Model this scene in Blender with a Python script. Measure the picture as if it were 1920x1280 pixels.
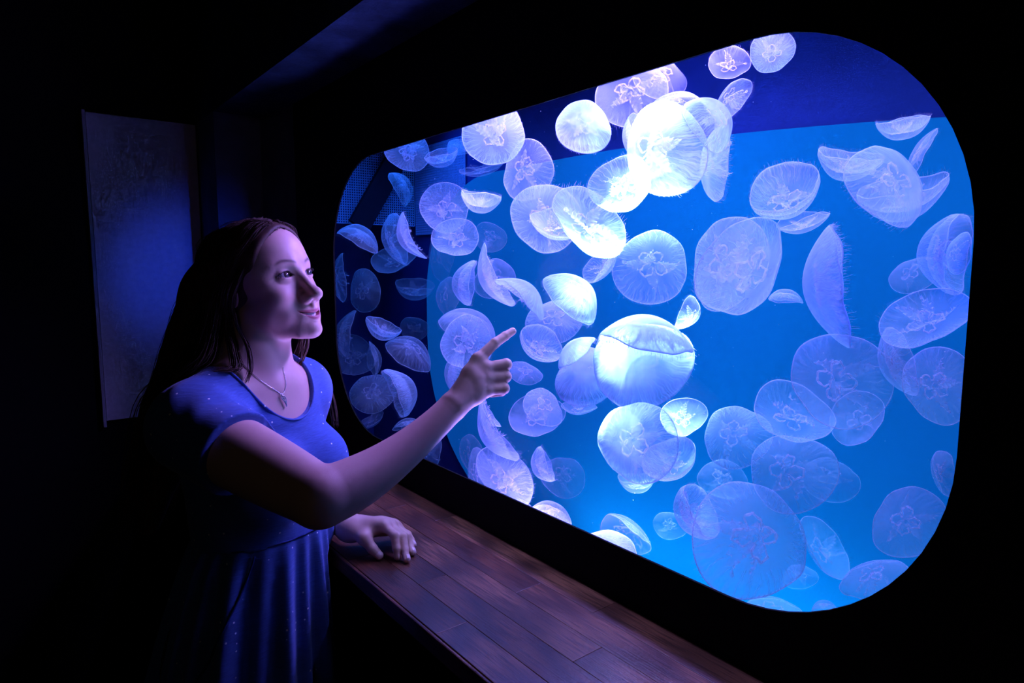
import bpy, bmesh, math, random
import numpy as np
from mathutils import Vector, Matrix

# ------------------------------------------------------------------ scene, camera, light
for _o in list(bpy.data.objects):
    bpy.data.objects.remove(_o)
scene = bpy.context.scene
COL = scene.collection
FPX = 1226.0                     # focal length in pixels of the 1920 x 1280 frame
YAW, PITCH = math.radians(37.83), math.radians(6.42)
ZC = 1.54                        # camera height
CAM = Vector((0.0, 0.0, ZC))
cF = Vector((math.sin(YAW) * math.cos(PITCH), math.cos(YAW) * math.cos(PITCH), -math.sin(PITCH)))
cR = Vector((math.cos(YAW), -math.sin(YAW), 0))
cU = cR.cross(cF)
cam_data = bpy.data.cameras.new('camera')
cam_data.sensor_width = 36.0
cam_data.lens = FPX / 1920.0 * 36.0
cam_data.clip_start = 0.02
cam = bpy.data.objects.new('camera', cam_data)
COL.objects.link(cam)
cam.matrix_world = Matrix(((cR.x, cU.x, -cF.x, CAM.x), (cR.y, cU.y, -cF.y, CAM.y), (cR.z, cU.z, -cF.z, CAM.z), (0, 0, 0, 1)))
scene.camera = cam

scene.view_settings.view_transform = 'Standard'
scene.view_settings.look = 'None'
scene.view_settings.gamma = 1.0
scene.view_settings.exposure = 0.0
scene.view_settings.use_curve_mapping = False
scene.cycles.transparent_max_bounces = 32
scene.cycles.max_bounces = 4
scene.cycles.diffuse_bounces = 2
scene.cycles.adaptive_threshold = 0.08
scene.cycles.adaptive_min_samples = 12
scene.cycles.caustics_reflective = False
scene.cycles.caustics_refractive = False

world = bpy.data.worlds.new('dark_hall')
scene.world = world
world.use_nodes = True
world.node_tree.nodes['Background'].inputs[0].default_value = (0.30, 0.36, 0.42, 1)
world.node_tree.nodes['Background'].inputs[1].default_value = 0.0022

WALL_X = 0.73                    # plane of the tank window
BACK_X = 1.30                    # back of the tank
SHELF_Z = ZC - 0.52


def area_lamp(name, loc, aim, sx, sy, power, color, spread=180.0):
    d = bpy.data.lights.new(name, 'AREA')
    d.shape = 'RECTANGLE'
    d.size, d.size_y = sx, sy
    d.energy = power
    d.color = color
    d.spread = math.radians(spread)
    o = bpy.data.objects.new(name, d)
    COL.objects.link(o)
    o.location = loc
    o.rotation_euler = (Vector(aim) - Vector(loc)).to_track_quat('-Z', 'Y').to_euler()
    return o


# tank lamps out of view: overhead beam and side spot, the rest added fills
LAMPS = []
LAMPS.append(area_lamp('pendant_tank_lamp', (0.90, 0.81, ZC + 0.88), (0.955, 0.85, ZC - 0.40), 0.06, 0.06, 7.5, (0.42, 0.54, 1.0), 19.0))
LAMPS.append(area_lamp('strip_fill_lamp', (1.25, 1.06, ZC + 0.535), (0.60, 1.04, ZC - 0.03), 0.72, 0.10, 25.0, (0.33, 0.21, 1.0), 140.0))  # added fill, throws purple light out on the girl
LAMPS.append(area_lamp('floor_fill_lamp', (1.16, 0.90, ZC - 0.84), (1.30, 0.90, ZC - 0.30), 0.90, 0.08, 6.0, (0.01, 0.48, 1.0), 150.0))  # added uplight, brightens the lower part of the back panel
LAMPS.append(area_lamp('front_fill_lamp', (0.80, 0.72, ZC + 0.44), (1.08, 0.72, ZC - 0.20), 1.70, 0.06, 10.5, (0.36, 0.35, 1.0), 150.0))  # added fill, brightens the viewer's side of the jellyfish
LAMPS.append(area_lamp('end_fill_lamp', (1.00, 1.95, ZC + 0.56), (1.00, 1.85, ZC - 0.20), 0.50, 0.30, 4.0, (0.03, 0.18, 1.0), 140.0))  # added blue fill for the dark far end
LAMPS.append(area_lamp('sill_fill_lamp', (1.08, 1.05, ZC - 0.71), (0.37, 1.18, ZC - 0.03), 0.70, 0.08, 7.0, (0.33, 0.21, 1.0), 85.0))  # added uplight aimed at the girl's face from below the sill
LAMPS.append(area_lamp('side_tank_lamp', (0.98, -0.14, ZC + 0.02), (0.52, 2.50, ZC - 0.03), 0.10, 0.20, 0.30, (0.012, 0.06, 1.0), 12.0))

# added dim warm fill behind the camera, standing in for the hall's ambient light
area_lamp('hall_fill_lamp', (-1.3, -1.4, 2.3), (0.2, 1.0, 1.2), 0.6, 0.6, 0.45, (1.0, 0.80, 0.52), 170.0)


# ------------------------------------------------------------------ helpers
def ray(px, py):
    v = cF * FPX + cR * (px - 960.0) + cU * (640.0 - py)
    return v


def at_x(px, py, X):             # the point seen at a pixel, on the plane at distance X from the camera towards the window
    v = ray(px, py)
    return CAM + v * (X / v.x)


def at_depth(px, py, z):
    return CAM + ray(px, py) * (z / FPX)


def at_height(px, py, h):
    v = ray(px, py)
    return CAM + v * ((h - ZC) / v.z)


def tag(o, label=None, cat=None, group=None, kind=None):
    if label: o['label'] = label
    if cat: o['category'] = cat
    if group: o['group'] = group
    if kind: o['kind'] = kind
    return o


def empty(name, loc=(0, 0, 0), parent=None):
    o = bpy.data.objects.new(name, None)
    o.empty_display_size = 0.05
    COL.objects.link(o)
    o.location = loc
    if parent: o.parent = parent
    return o


def link_mesh(name, me, mat=None, parent=None, smooth=True):
    o = bpy.data.objects.new(name, me)
    COL.objects.link(o)
    if mat and not me.materials: me.materials.append(mat)
    if parent: o.parent = parent
    if smooth:
        me.polygons.foreach_set('use_smooth', [True] * len(me.polygons))
    return o


def from_bm(name, bm, mat=None, parent=None, smooth=False):
    me = bpy.data.meshes.new(name)
    bm.normal_update()
    bm.to_mesh(me)
    bm.free()
    return link_mesh(name, me, mat, parent, smooth)


def from_data(name, vs, fs, mat=None, parent=None, smooth=True):
    me = bpy.data.meshes.new(name)
    me.from_pydata([tuple(v) for v in vs], [], fs)
    me.update()
    return link_mesh(name, me, mat, parent, smooth)


def bm_box(bm, lo, hi, bevel=0.0):
    r = bmesh.ops.create_cube(bm, size=1.0)
    vs = r['verts']
    for v in vs:
        v.co = Vector([lo[i] + (v.co[i] + 0.5) * (hi[i] - lo[i]) for i in range(3)])
    if bevel:
        es = list({e for v in vs for e in v.link_edges})
        bmesh.ops.bevel(bm, geom=es, offset=bevel, segments=2, affect='EDGES', profile=0.5)


def box(name, lo, hi, mat, parent=None, bevel=0.0, kind=None):
    bm = bmesh.new()
    bm_box(bm, lo, hi, bevel)
    o = from_bm(name, bm, mat, parent)
    if kind: o['kind'] = kind
    return o


def tube_data(pts, radii, sides=6, closed=False, vs=None, fs=None):
    """verts and faces of a tube along pts"""
    vs = [] if vs is None else vs
    fs = [] if fs is None else fs
    pts = [Vector(p) for p in pts]
    n = len(pts)
    if not hasattr(radii, '__len__'): radii = [radii] * n
    base = len(vs)
    up = None
    for i, p in enumerate(pts):
        a = pts[(i - 1) % n] if (closed or i > 0) else p
        b = pts[(i + 1) % n] if (closed or i < n - 1) else p
        t = (b - a)
        t = t.normalized() if t.length > 1e-9 else Vector((0, 0, 1))
        if up is None:
            up = t.orthogonal().normalized()
        up = (up - t * up.dot(t))
        up = up.normalized() if up.length > 1e-9 else t.orthogonal().normalized()
        w = t.cross(up)
        for k in range(sides):
            a2 = 2 * math.pi * k / sides
            vs.append(p + (up * math.cos(a2) + w * math.sin(a2)) * radii[i])
    m = n if closed else n - 1
    for i in range(m):
        for k in range(sides):
            a0 = base + i * sides + k
            a1 = base + i * sides + (k + 1) % sides
            b0 = base + ((i + 1) % n) * sides + k
            b1 = base + ((i + 1) % n) * sides + (k + 1) % sides
            fs.append((a0, a1, b1, b0))
    if not closed:
        fs.append(tuple(base + k for k in range(sides))[::-1])
        fs.append(tuple(base + (n - 1) * sides + k for k in range(sides)))
    return vs, fs


def spline(pts, n):
    """Catmull-Rom through pts"""
    P = [np.array(p, float) for p in pts]
    P = [2 * P[0] - P[1]] + P + [2 * P[-1] - P[-2]]
    out = []
    segs = len(P) - 3
    for i in range(n):
        u = i / (n - 1) * segs
        k = min(int(u), segs - 1)
        t = u - k
        p0, p1, p2, p3 = P[k:k + 4]
        out.append(0.5 * ((2 * p1) + (-p0 + p2) * t + (2 * p0 - 5 * p1 + 4 * p2 - p3) * t * t + (-p0 + 3 * p1 - 3 * p2 + p3) * t ** 3))
    return out


class NT:
    """small helper to write node trees"""
    def __init__(self, name):
        self.m = bpy.data.materials.new(name)
        self.m.use_nodes = True
        self.t = self.m.node_tree
        self.t.nodes.clear()
        self.out = self.n('ShaderNodeOutputMaterial')

    def n(self, typ, **kw):
        nd = self.t.nodes.new(typ)
        for k, v in kw.items():
            if hasattr(nd, k) and not k.startswith('i_'):
                setattr(nd, k, v)
        return nd

    def set(self, nd, key, val):
        s = nd.inputs[key]
        if isinstance(val, bpy.types.NodeSocket):
            self.t.links.new(val, s)
        else:
            if s.type == 'RGBA' and hasattr(val, '__len__') and len(val) == 3: val = (*val, 1)
            s.default_value = val
        return nd

    def math(self, op, a, b=None, c=None, clamp=False):
        nd = self.n('ShaderNodeMath', operation=op, use_clamp=clamp)
        for i, v in enumerate((a, b, c)):
            if v is not None: self.set(nd, i, v)
        return nd.outputs[0]

    def ramp(self, fac, stops, interp='LINEAR'):
        nd = self.n('ShaderNodeValToRGB')
        nd.color_ramp.interpolation = interp
        el = nd.color_ramp.elements
        while len(el) < len(stops): el.new(0.5)
        for e, (p, c) in zip(el, stops):
            e.position = p
            e.color = (*c, 1) if hasattr(c, '__len__') else (c, c, c, 1)
        self.set(nd, 0, fac)
        return nd.outputs[0]

    def mix(self, fac, a, b, blend='MIX'):
        nd = self.n('ShaderNodeMix', data_type='RGBA', blend_type=blend)
        self.set(nd, 0, fac)
        self.set(nd, 6, a)
        self.set(nd, 7, b)
        return nd.outputs[2]

    def noise(self, vec, scale, detail=3.0, rough=0.55, dist=0.0):
        nd = self.n('ShaderNodeTexNoise')
        if vec is not None: self.set(nd, 'Vector', vec)
        self.set(nd, 'Scale', scale); self.set(nd, 'Detail', detail); self.set(nd, 'Roughness', rough); self.set(nd, 'Distortion', dist)
        return nd.outputs[0]

    def bump(self, h, strength, dist=0.01):
        nd = self.n('ShaderNodeBump')
        self.set(nd, 'Height', h); self.set(nd, 'Strength', strength); self.set(nd, 'Distance', dist)
        return nd.outputs[0]

    def principled(self, **kw):
        nd = self.n('ShaderNodeBsdfPrincipled')
        for k, v in kw.items():
            self.set(nd, k.replace('_', ' '), v)
        self.t.links.new(nd.outputs[0], self.out.inputs[0])
        return nd


def mat_plain(name, col, rough=0.7, spec=0.3, noise=0.0, scale=20.0, bump=0.0):
    t = NT(name)
    kw = dict(Base_Color=(*col, 1), Roughness=rough)
    tc = t.n('ShaderNodeTexCoord').outputs['Object']
    if noise or bump:
        n = t.noise(tc, scale, 5.0, 0.6)
        if noise:
            kw['Base_Color'] = t.ramp(n, [(0.3, [c * (1 - noise) for c in col]), (0.7, [min(1, c * (1 + noise)) for c in col])])
        if bump:
            kw['Normal'] = t.bump(n, bump, 0.02)
    nd = t.principled(**kw)
    nd.inputs['Specular IOR Level'].default_value = spec
    return t.m


M = {}
M['black_wall'] = mat_plain('matt_black_paint', (0.004, 0.0045, 0.0055), 0.7, 0.10, 0.2, 30)
M['plaster'] = mat_plain('rough_dark_plaster', (0.020, 0.042, 0.085), 0.9, 0.1, 0.5, 9, 1.0)
M['jamb'] = mat_plain('dark_blue_grey_jamb_paint', (0.12, 0.15, 0.20), 0.8, 0.1, 0.15, 14, 0.2)
M['floor'] = mat_plain('dark_carpet', (0.012, 0.012, 0.014), 0.95, 0.05, 0.4, 120)
M['board'] = mat_plain('grey_notice_board', (0.62, 0.62, 0.66), 0.75, 0.15, 0.10, 60)
M['board_edge'] = mat_plain('grey_board_rail', (0.40, 0.40, 0.44), 0.5, 0.3)
M['tank_wall'] = mat_plain('deep_blue_tank_wall', (0.004, 0.030, 0.20), 0.8, 0.2, 0.1, 8)
M['tank_side'] = mat_plain('navy_tank_side', (0.014, 0.035, 0.20), 0.8, 0.1, 0.2, 6)
M['lamp_body'] = mat_plain('lamp_housing_black', (0.02, 0.02, 0.02), 0.4, 0.4)
M['bar'] = mat_plain('black_frame_bar', (0.004, 0.007, 0.02), 0.8, 0.1)
M['mesh_wire'] = mat_plain('blue_mesh_screen', (0.15, 0.42, 0.80), 0.6, 0.2)

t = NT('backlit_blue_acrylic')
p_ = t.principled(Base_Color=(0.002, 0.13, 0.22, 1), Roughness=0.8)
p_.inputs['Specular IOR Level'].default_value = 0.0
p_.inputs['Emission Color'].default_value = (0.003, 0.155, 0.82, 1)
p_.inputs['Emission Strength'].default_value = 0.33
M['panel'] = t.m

t = NT('clear_acrylic_pane')
tr = t.n('ShaderNodeBsdfTransparent'); tr.inputs[0].default_value = (0.985, 0.99, 1, 1)
gl = t.n('ShaderNodeBsdfGlossy'); gl.inputs['Roughness'].default_value = 0.02
mx = t.n('ShaderNodeMixShader'); mx.inputs[0].default_value = 0.015
t.t.links.new(tr.outputs[0], mx.inputs[1]); t.t.links.new(gl.outputs[0], mx.inputs[2]); t.t.links.new(mx.outputs[0], t.out.inputs[0])
M['pane'] = t.m

# oak staves: grain along the length, each stave its own tone
t = NT('dark_oiled_oak_stave')
tc = t.n('ShaderNodeTexCoord').outputs['Object']
oi = t.n('ShaderNodeObjectInfo')
mp = t.n('ShaderNodeMapping'); t.set(mp, 'Vector', tc)
off = t.n('ShaderNodeCombineXYZ')
t.set(off, 0, t.math('MULTIPLY', oi.outputs['Random'], 7.0)); t.set(off, 1, t.math('MULTIPLY', oi.outputs['Random'], 13.0)); t.set(off, 2, t.math('MULTIPLY', oi.outputs['Random'], 3.0))
t.set(mp, 'Location', off.outputs[0]); mp.inputs['Scale'].default_value = (9.0, 1.1, 9.0)
wv = t.n('ShaderNodeTexWave', wave_type='RINGS', rings_direction='X')
t.set(wv, 'Vector', mp.outputs[0]); t.set(wv, 'Scale', 1.7); t.set(wv, 'Distortion', 7.0); t.set(wv, 'Detail', 2.0); t.set(wv, 'Detail Scale', 0.9)
mp2 = t.n('ShaderNodeMapping'); t.set(mp2, 'Vector', tc); mp2.inputs['Scale'].default_value = (420, 14, 420)
pores = t.noise(mp2.outputs[0], 1.0, 3.0, 0.7)
base = t.ramp(oi.outputs['Random'], [(0.0, (0.14, 0.052, 0.026)), (0.5, (0.19, 0.074, 0.036)), (1.0, (0.27, 0.115, 0.060))])
c1 = t.mix(t.math('MULTIPLY', wv.outputs[0], 0.80), base, (0.055, 0.020, 0.011))
pm = t.ramp(pores, [(0.40, 1.0), (0.55, 0.0)])
c2 = t.mix(t.math('MULTIPLY', pm, 0.75), c1, (0.03, 0.012, 0.008))
bp = t.bump(t.math('ADD', t.math('MULTIPLY', wv.outputs[0], 0.3), pores), 0.12, 0.004)
nd = t.principled(Base_Color=c2, Roughness=0.33, Normal=bp)
M['oak'] = t.m

# ------------------------------------------------------------------ the room
box('floor', (-2.2, -2.2, -0.05), (1.6, 3.2, 0.0), M['floor'], kind='structure')
box('ceiling', (-2.2, -2.2, 2.5), (1.7, 3.2, 2.55), M['black_wall'], kind='structure')
box('wall_left', (-2.25, -2.2, 0.0), (-2.2, 3.2, 2.5), M['black_wall'], kind='structure')
box('wall_back', (-2.2, -2.25, 0.0), (1.7, -2.2, 2.5), M['black_wall'], kind='structure')
box('wall_end', (-2.2, 2.50, 0.0), (0.74, 2.55, 2.5), M['black_wall'], kind='structure')
SOF = ZC + 0.491
box('trim_1', (0.562, -2.2, SOF), (0.74, 2.50, 2.5), M['plaster'], kind='structure')         # header block over the alcove, rough soffit
box('trim_2', (0.562, 2.262, 0.0), (0.74, 2.50, SOF), M['jamb'], kind='structure')           # jamb at the far end of the alcove
bm = bmesh.new()
vv = [bm.verts.new(p) for z in (SHELF_Z, SOF) for p in ((0.705, 2.262, z), (0.7295, 2.262, z), (0.7295, 2.02, z))]
for f in ((0, 1, 2), (5, 4, 3), (0, 2, 5, 3), (1, 0, 3, 4), (2, 1, 4, 5)): bm.faces.new([vv[i] for i in f])
bmesh.ops.recalc_face_normals(bm, faces=bm.faces)
tag(from_bm('added_light_wedge', bm, M['jamb']), kind='structure')  # wedge added in the corner to catch grazing light from the tank


def rounded_rect(y0, y1, z0, z1, r, n=14):
    pts = []
    for cy, cz, a0 in ((y1 - r, z1 - r, 0), (y0 + r, z1 - r, 90), (y0 + r, z0 + r, 180), (y1 - r, z0 + r, 270)):
        for i in range(n + 1):
            a = math.radians(a0 + 90 * i / n)
            pts.append((cy + r * math.cos(a), cz + r * math.sin(a)))
    return pts


WIN = dict(y0=0.2265, y1=1.748, z0=ZC - 0.4324, z1=ZC + 0.2733, r=0.248)


def holed_slab(name, x0, x1, outer, hole, mat, kind='structure'):
    """slab in the YZ plane with one opening"""
    bm = bmesh.new()
    loops = []
    for x in (x0, x1):
        o = [bm.verts.new((x, p[0], p[1])) for p in outer]
        h = [bm.verts.new((x, p[0], p[1])) for p in hole]
        eo = [bm.edges.new((o[i], o[(i + 1) % len(o)])) for i in range(len(o))]
        eh = [bm.edges.new((h[i], h[(i + 1) % len(h)])) for i in range(len(h))]
        bmesh.ops.triangle_fill(bm, use_beauty=True, edges=eo + eh)
        loops.append((o, h))
    for k in (0, 1):
        a, b = loops[0][k], loops[1][k]
        for i in range(len(a)):
            j = (i + 1) % len(a)
            bm.faces.new((a[i], a[j], b[j], b[i]))
    bmesh.ops.recalc_face_normals(bm, faces=bm.faces)
    return tag(from_bm(name, bm, mat), kind=kind)


hole = rounded_rect(WIN['y0'], WIN['y1'], WIN['z0'], WIN['z1'], WIN['r'])
holed_slab('wall_right', WALL_X, WALL_X + 0.004, [(-2.2, 0.0), (2.262, 0.0), (2.262, SOF), (-2.2, SOF)], hole, M['black_wall'])
# the pane that closes the opening
win = empty('window_1', (WALL_X, 1.05, WIN['z0'])); tag(win, 'large rounded acrylic viewing window of the jellyfish tank', kind='structure')
bm = bmesh.new()
pin = rounded_rect(WIN['y0'] - .08, WIN['y1'] + .08, WIN['z0'] - .08, WIN['z1'] + .08, WIN['r'] + .08)
fr = [bm.verts.new((0.0045, p[0] - 1.05, p[1] - WIN['z0'])) for p in pin]
bm.faces.new(fr)
r_ = bmesh.ops.extrude_face_region(bm, geom=list(bm.faces))
for v in [g for g in r_['geom'] if isinstance(g, bmesh.types.BMVert)]: v.co.x += 0.012
bmesh.ops.recalc_face_normals(bm, faces=bm.faces)
from_bm('pane', bm, M['pane'], win)

# front of the counter below the shelf
box('wall_below_shelf', (0.60, -2.2, 0.0), (0.62, 2.262, SHELF_Z - 0.032), M['black_wall'], kind='structure')

# ------------------------------------------------------------------ shelf of glued oak staves
shelf = empty('counter_shelf', (0.455, 0.9, SHELF_Z))
tag(shelf, 'dark oak counter shelf of glued staves below the tank window', 'shelf')
rng = random.Random(5)
rows, x0, x1 = 5, 0.455, 0.7285
wr = (x1 - x0) / rows
mesh_cache = {}
for i in range(rows):
    y = -0.75 - rng.random() * 0.3
    while y < 2.26:
        ln = rng.choice((0.30, 0.38, 0.46, 0.56))
        y2 = min(y + ln, 2.26)
        if y2 - y < 0.04: break
        key = (round(y2 - y, 3),)
        if key not in mesh_cache:
            bm = bmesh.new()
            bm_box(bm, (0.0002, 0.0002, -0.03), (wr - 0.0002, y2 - y - 0.0002, 0.0), 0.0008)
            me = bpy.data.meshes.new('plank'); bm.to_mesh(me); bm.free(); me.materials.append(M['oak'])
            mesh_cache[key] = me
        o = bpy.data.objects.new('plank', mesh_cache[key]); COL.objects.link(o); o.parent = shelf
        o.location = (i * wr, y - 0.9, 0.0)
        y = y2
nose = []
bm = bmesh.new(); bm_box(bm, (-0.006, -1.6, -0.030), (-0.0002, 1.36, -0.0006), 0.002)
from_bm('front_edge', bm, M['oak'], shelf)

# ------------------------------------------------------------------ notice board on the end wall
nb = empty('notice_board', (0.40, 2.50, ZC - 0.52))
tag(nb, 'tall grey panel mounted on the dark end wall behind the girl', 'panel')
box('panel_face', (-0.160, -0.018, 0.02), (0.158, -0.003, 1.005), M['board'], nb, 0.002)
box('side_rail', (-0.170, -0.024, 0.0), (-0.161, -0.002, 1.01), M['board_edge'], nb, 0.001)

# ------------------------------------------------------------------ the tank behind the window
tank = empty('jellyfish_tank', (1.05, 1.05, ZC - 0.9))
tag(tank, 'deep blue jellyfish tank with backlit panel behind the rounded window', 'aquarium')
TX, TY, TZ = tank.location


def tbox(name, lo, hi, mat):
    return box(name, (lo[0] - TX, lo[1] - TY, lo[2] - TZ), (hi[0] - TX, hi[1] - TY, hi[2] - TZ), mat, tank)


tbox('back_wall', (BACK_X + 0.02, -0.55, ZC - 0.9), (BACK_X + 0.05, 2.75, ZC + 0.93), M['tank_wall'])
tbox('tank_floor', (WALL_X + 0.03, -0.55, ZC - 0.93), (BACK_X + 0.02, 2.75, ZC - 0.90), M['tank_side'])
tbox('side_wall', (WALL_X + 0.03, -0.58, ZC - 0.93), (BACK_X + 0.05, -0.55, ZC + 0.93), M['tank_side'])
tbox('side_wall', (WALL_X + 0.03, 2.75, ZC - 0.93), (BACK_X + 0.05, 2.78, ZC + 0.93), M['tank_side'])
tbox('canopy', (WALL_X + 0.03, -0.58, ZC + 0.93), (BACK_X + 0.05, 2.78, ZC + 0.95), M['black_wall'])
pts = []
for i in range(21):                                   # round far corner
    a = math.radians(90 * i / 20)
    pts.append((1.795 + 0.42 * math.cos(a), ZC - 0.107 + 0.42 * math.sin(a)))
for i in range(24):                                   # gently arched top
    y = 1.75 - (1.75 + 0.45) * i / 23
    pts.append((y, ZC + 0.313 - max(0.0, 1.458 - y) ** 2 / 18.0))
pts += [(-0.45, ZC - 0.86), (1.55, ZC - 0.86)]
for i in range(13):                                   # wide curve at the lower far corner
    a = math.radians(-85 + 85 * i / 12)
    pts.append((1.60 + 0.615 * math.cos(a), ZC - 0.26 + 0.60 * math.sin(a)))
bm = bmesh.new()
f_ = bm.faces.new([bm.verts.new((BACK_X - TX, p[0] - TY, p[1] - TZ)) for p in pts])
r_ = bmesh.ops.extrude_face_region(bm, geom=[f_])
for v in [g for g in r_['geom'] if isinstance(g, bmesh.types.BMVert)]: v.co.x += 0.018
bmesh.ops.recalc_face_normals(bm, faces=bm.faces)
from_bm('backlit_panel', bm, M['panel'], tank)
# lamp housings round the lights, those of the added fills too
for L, sx, sy in ((LAMPS[0], 0.09, 0.09), (LAMPS[1], 0.76, 0.13), (LAMPS[2], 0.94, 0.11), (LAMPS[3], 1.74, 0.07), (LAMPS[4], 0.54, 0.33), (LAMPS[5], 0.74, 0.10), (LAMPS[6], 0.13, 0.23)):
    bm = bmesh.new()
    bm_box(bm, (-sx / 2, -sy / 2, 0.004), (sx / 2, sy / 2, 0.05), 0.006)
    o = from_bm('lamp_housing', bm, M['lamp_body'], tank)
    o.matrix_world = tank.matrix_world.inverted() @ L.matrix_world
    o.location = Vector(L.location) - Vector(tank.location)
    o.rotation_euler = L.rotation_euler


def mesh_screen(name, p00, p10, p01, nu, nv, w):
    """woven screen: crossing flat wires"""
    p00, p10, p01 = Vector(p00), Vector(p10), Vector(p01)
    vs, fs = [], []
    nrm = (p10 - p00).cross(p01 - p00).normalized()
    def bar(a, b, side):
        k = len(vs)
        for q in (a, b):
            for s, h in ((-1, -1), (1, -1), (1, 1), (-1, 1)):
                vs.append(q + side * (s * w) + nrm * (h * w) - Vector((TX, TY, TZ)))
        fs.extend([(k, k + 1, k + 5, k + 4), (k + 1, k + 2, k + 6, k + 5), (k + 2, k + 3, k + 7, k + 6), (k + 3, k, k + 4, k + 7)])
    eu, ev = (p10 - p00).normalized(), (p01 - p00).normalized()
    for i in range(nu + 1):
        a = p00 + (p10 - p00) * (i / nu); bar(a, a + (p01 - p00), eu)
    for j in range(nv + 1):
        a = p00 + (p01 - p00) * (j / nv); bar(a, a + (p10 - p00), ev)
    return from_data(name, vs, fs, M['mesh_wire'], tank, False)


# ------------------------------------------------------------------ moon jellyfish
def jelly_mat(name, kind):
    t = NT(name)
    uv = t.n('ShaderNodeUVMap').outputs[0]
    sp = t.n('ShaderNodeSeparateXYZ'); t.set(sp, 0, uv)
    u, v = sp.outputs[0], sp.outputs[1]
    oi = t.n('ShaderNodeObjectInfo')
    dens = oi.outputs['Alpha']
    lw = t.n('ShaderNodeLayerWeight'); lw.inputs[0].default_value = 0.42
    rim = t.math('POWER', lw.outputs['Facing'], 2.2)
    if kind == 'bell':
        tcx = t.n('ShaderNodeTexCoord').outputs['Object']
        wob = t.noise(tcx, 3.2, 1.0)
        warp = t.math('MULTIPLY', t.math('SUBTRACT', wob, 0.5), 6.0)
        l1 = t.math('POWER', t.math('ABSOLUTE', t.math('SINE', t.math('ADD', t.math('MULTIPLY', u, math.pi * 32), warp))), 14.0)
        l2 = t.math('POWER', t.math('ABSOLUTE', t.math('SINE', t.math('ADD', t.math('MULTIPLY', u, math.pi * 84), t.math('MULTIPLY', warp, 1.7)))), 9.0)
        outer = t.ramp(v, [(0.46, 0.0), (0.62, 0.75), (0.90, 1.0), (0.96, 0.3)])
        outer2 = t.ramp(v, [(0.62, 0.0), (0.74, 0.7), (0.97, 0.8), (1.0, 0.2)])
        lines = t.math('ADD', t.math('MULTIPLY', l1, outer), t.math('MULTIPLY', l2, outer2))
        milky = t.ramp(v, [(0.0, 0.24), (0.30, 0.26), (0.62, 0.24), (0.9, 0.16), (1.0, 0.32)])
        cloud = t.math('MULTIPLY_ADD', t.noise(tcx, 1.9, 1.0), 1.5, 0.22)
        a = t.math('MULTIPLY', milky, cloud)
        a = t.math('ADD', a, t.math('MULTIPLY', lines, 0.16))
        a = t.math('ADD', a, t.math('MULTIPLY', rim, 0.50))
        col = (0.58, 0.79, 1.0, 1)
    elif kind == 'margin':
        a = t.math('ADD', 0.55, t.math('MULTIPLY', rim, 0.3)); col = (0.75, 0.82, 1.0, 1)
    elif kind == 'gonad':
        tcx = t.n('ShaderNodeTexCoord').outputs['Object']
        a = t.math('ADD', t.math('MULTIPLY_ADD', t.noise(tcx, 7.0, 1.0), 1.1, -0.18), t.math('MULTIPLY', rim, 0.25)); col = (0.92, 0.84, 0.98, 1)
    elif kind == 'arm':
        tcx = t.n('ShaderNodeTexCoord').outputs['Object']
        a = t.math('ADD', t.math('MULTIPLY', t.noise(tcx, 5.0, 1.0), 0.85), t.math('MULTIPLY', rim, 0.25)); col = (0.70, 0.78, 1.0, 1)
    else:
        a = 0.30; col = (0.7, 0.78, 1.0, 1)
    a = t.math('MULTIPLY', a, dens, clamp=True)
    tr = t.n('ShaderNodeBsdfTransparent')
    df = t.n('ShaderNodeBsdfDiffuse'); df.inputs[0].default_value = col
    tl = t.n('ShaderNodeBsdfTranslucent'); tl.inputs[0].default_value = col
    m1 = t.n('ShaderNodeMixShader'); m1.inputs[0].default_value = 0.5
    t.t.links.new(df.outputs[0], m1.inputs[1]); t.t.links.new(tl.outputs[0], m1.inputs[2])
    m2 = t.n('ShaderNodeMixShader'); t.set(m2, 0, a)
    t.t.links.new(tr.outputs[0], m2.inputs[1]); t.t.links.new(m1.outputs[0], m2.inputs[2])
    t.t.links.new(m2.outputs[0], t.out.inputs[0])
    return t.m


for k in ('bell', 'margin', 'gonad', 'arm', 'fringe'):
    M['j_' + k] = jelly_mat('jellyfish_' + k, k)


def bell_surface(var, rng):
    """returns f(r, a) -> outer point and inner point for a bell of unit radius; apex at +z, rim near z=0"""
    H = {'flat': 0.36, 'dome': 0.72, 'bowl': 0.80, 'leaf': 0.50, 'fold': 0.48}[var]
    p = {'flat': 2.3, 'dome': 2.6, 'bowl': 2.4, 'leaf': 2.0, 'fold': 2.2}[var]
    ph = [rng.random() * 6.28 for _ in range(6)]
    curl = {'flat': 0.03, 'dome': 0.05, 'bowl': 0.12, 'leaf': 0.02, 'fold': 0.05}[var]
    bend = {'flat': 0.11, 'dome': 0.09, 'bowl': 0.12, 'leaf': 0.24, 'fold': 0.34}[var]
    lob = 0.022

    def f(r, a, inner):
        rr = r * (1 + 0.070 * math.sin(2 * a + ph[0]) * r + 0.042 * math.sin(3 * a + ph[1]) * r + lob * 0.25 * math.cos(8 * a + ph[2]) * max(0, r - 0.6) * 2.5)
        z = H * (1 - r ** p)
        if r > 0.86: rr *= 1 - curl * ((r - 0.86) / 0.14) ** 2
        z += lob * math.cos(8 * a + ph[2]) * max(0.0, (r - 0.55) / 0.45) ** 2 * 0.8
        z += 0.035 * math.sin(a * 3 + ph[3]) * r * r
        x, y = rr * math.cos(a), rr * math.sin(a)
        z += bend * (x * math.cos(ph[4]) + y * math.sin(ph[4])) ** 2 * (-0.6 if var != 'fold' else -1.0)
        if inner:
            th = (0.30 * H + 0.03) * (1 - r ** 1.6) + 0.012
            z -= th
        return Vector((x, y, z))
    return f


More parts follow.
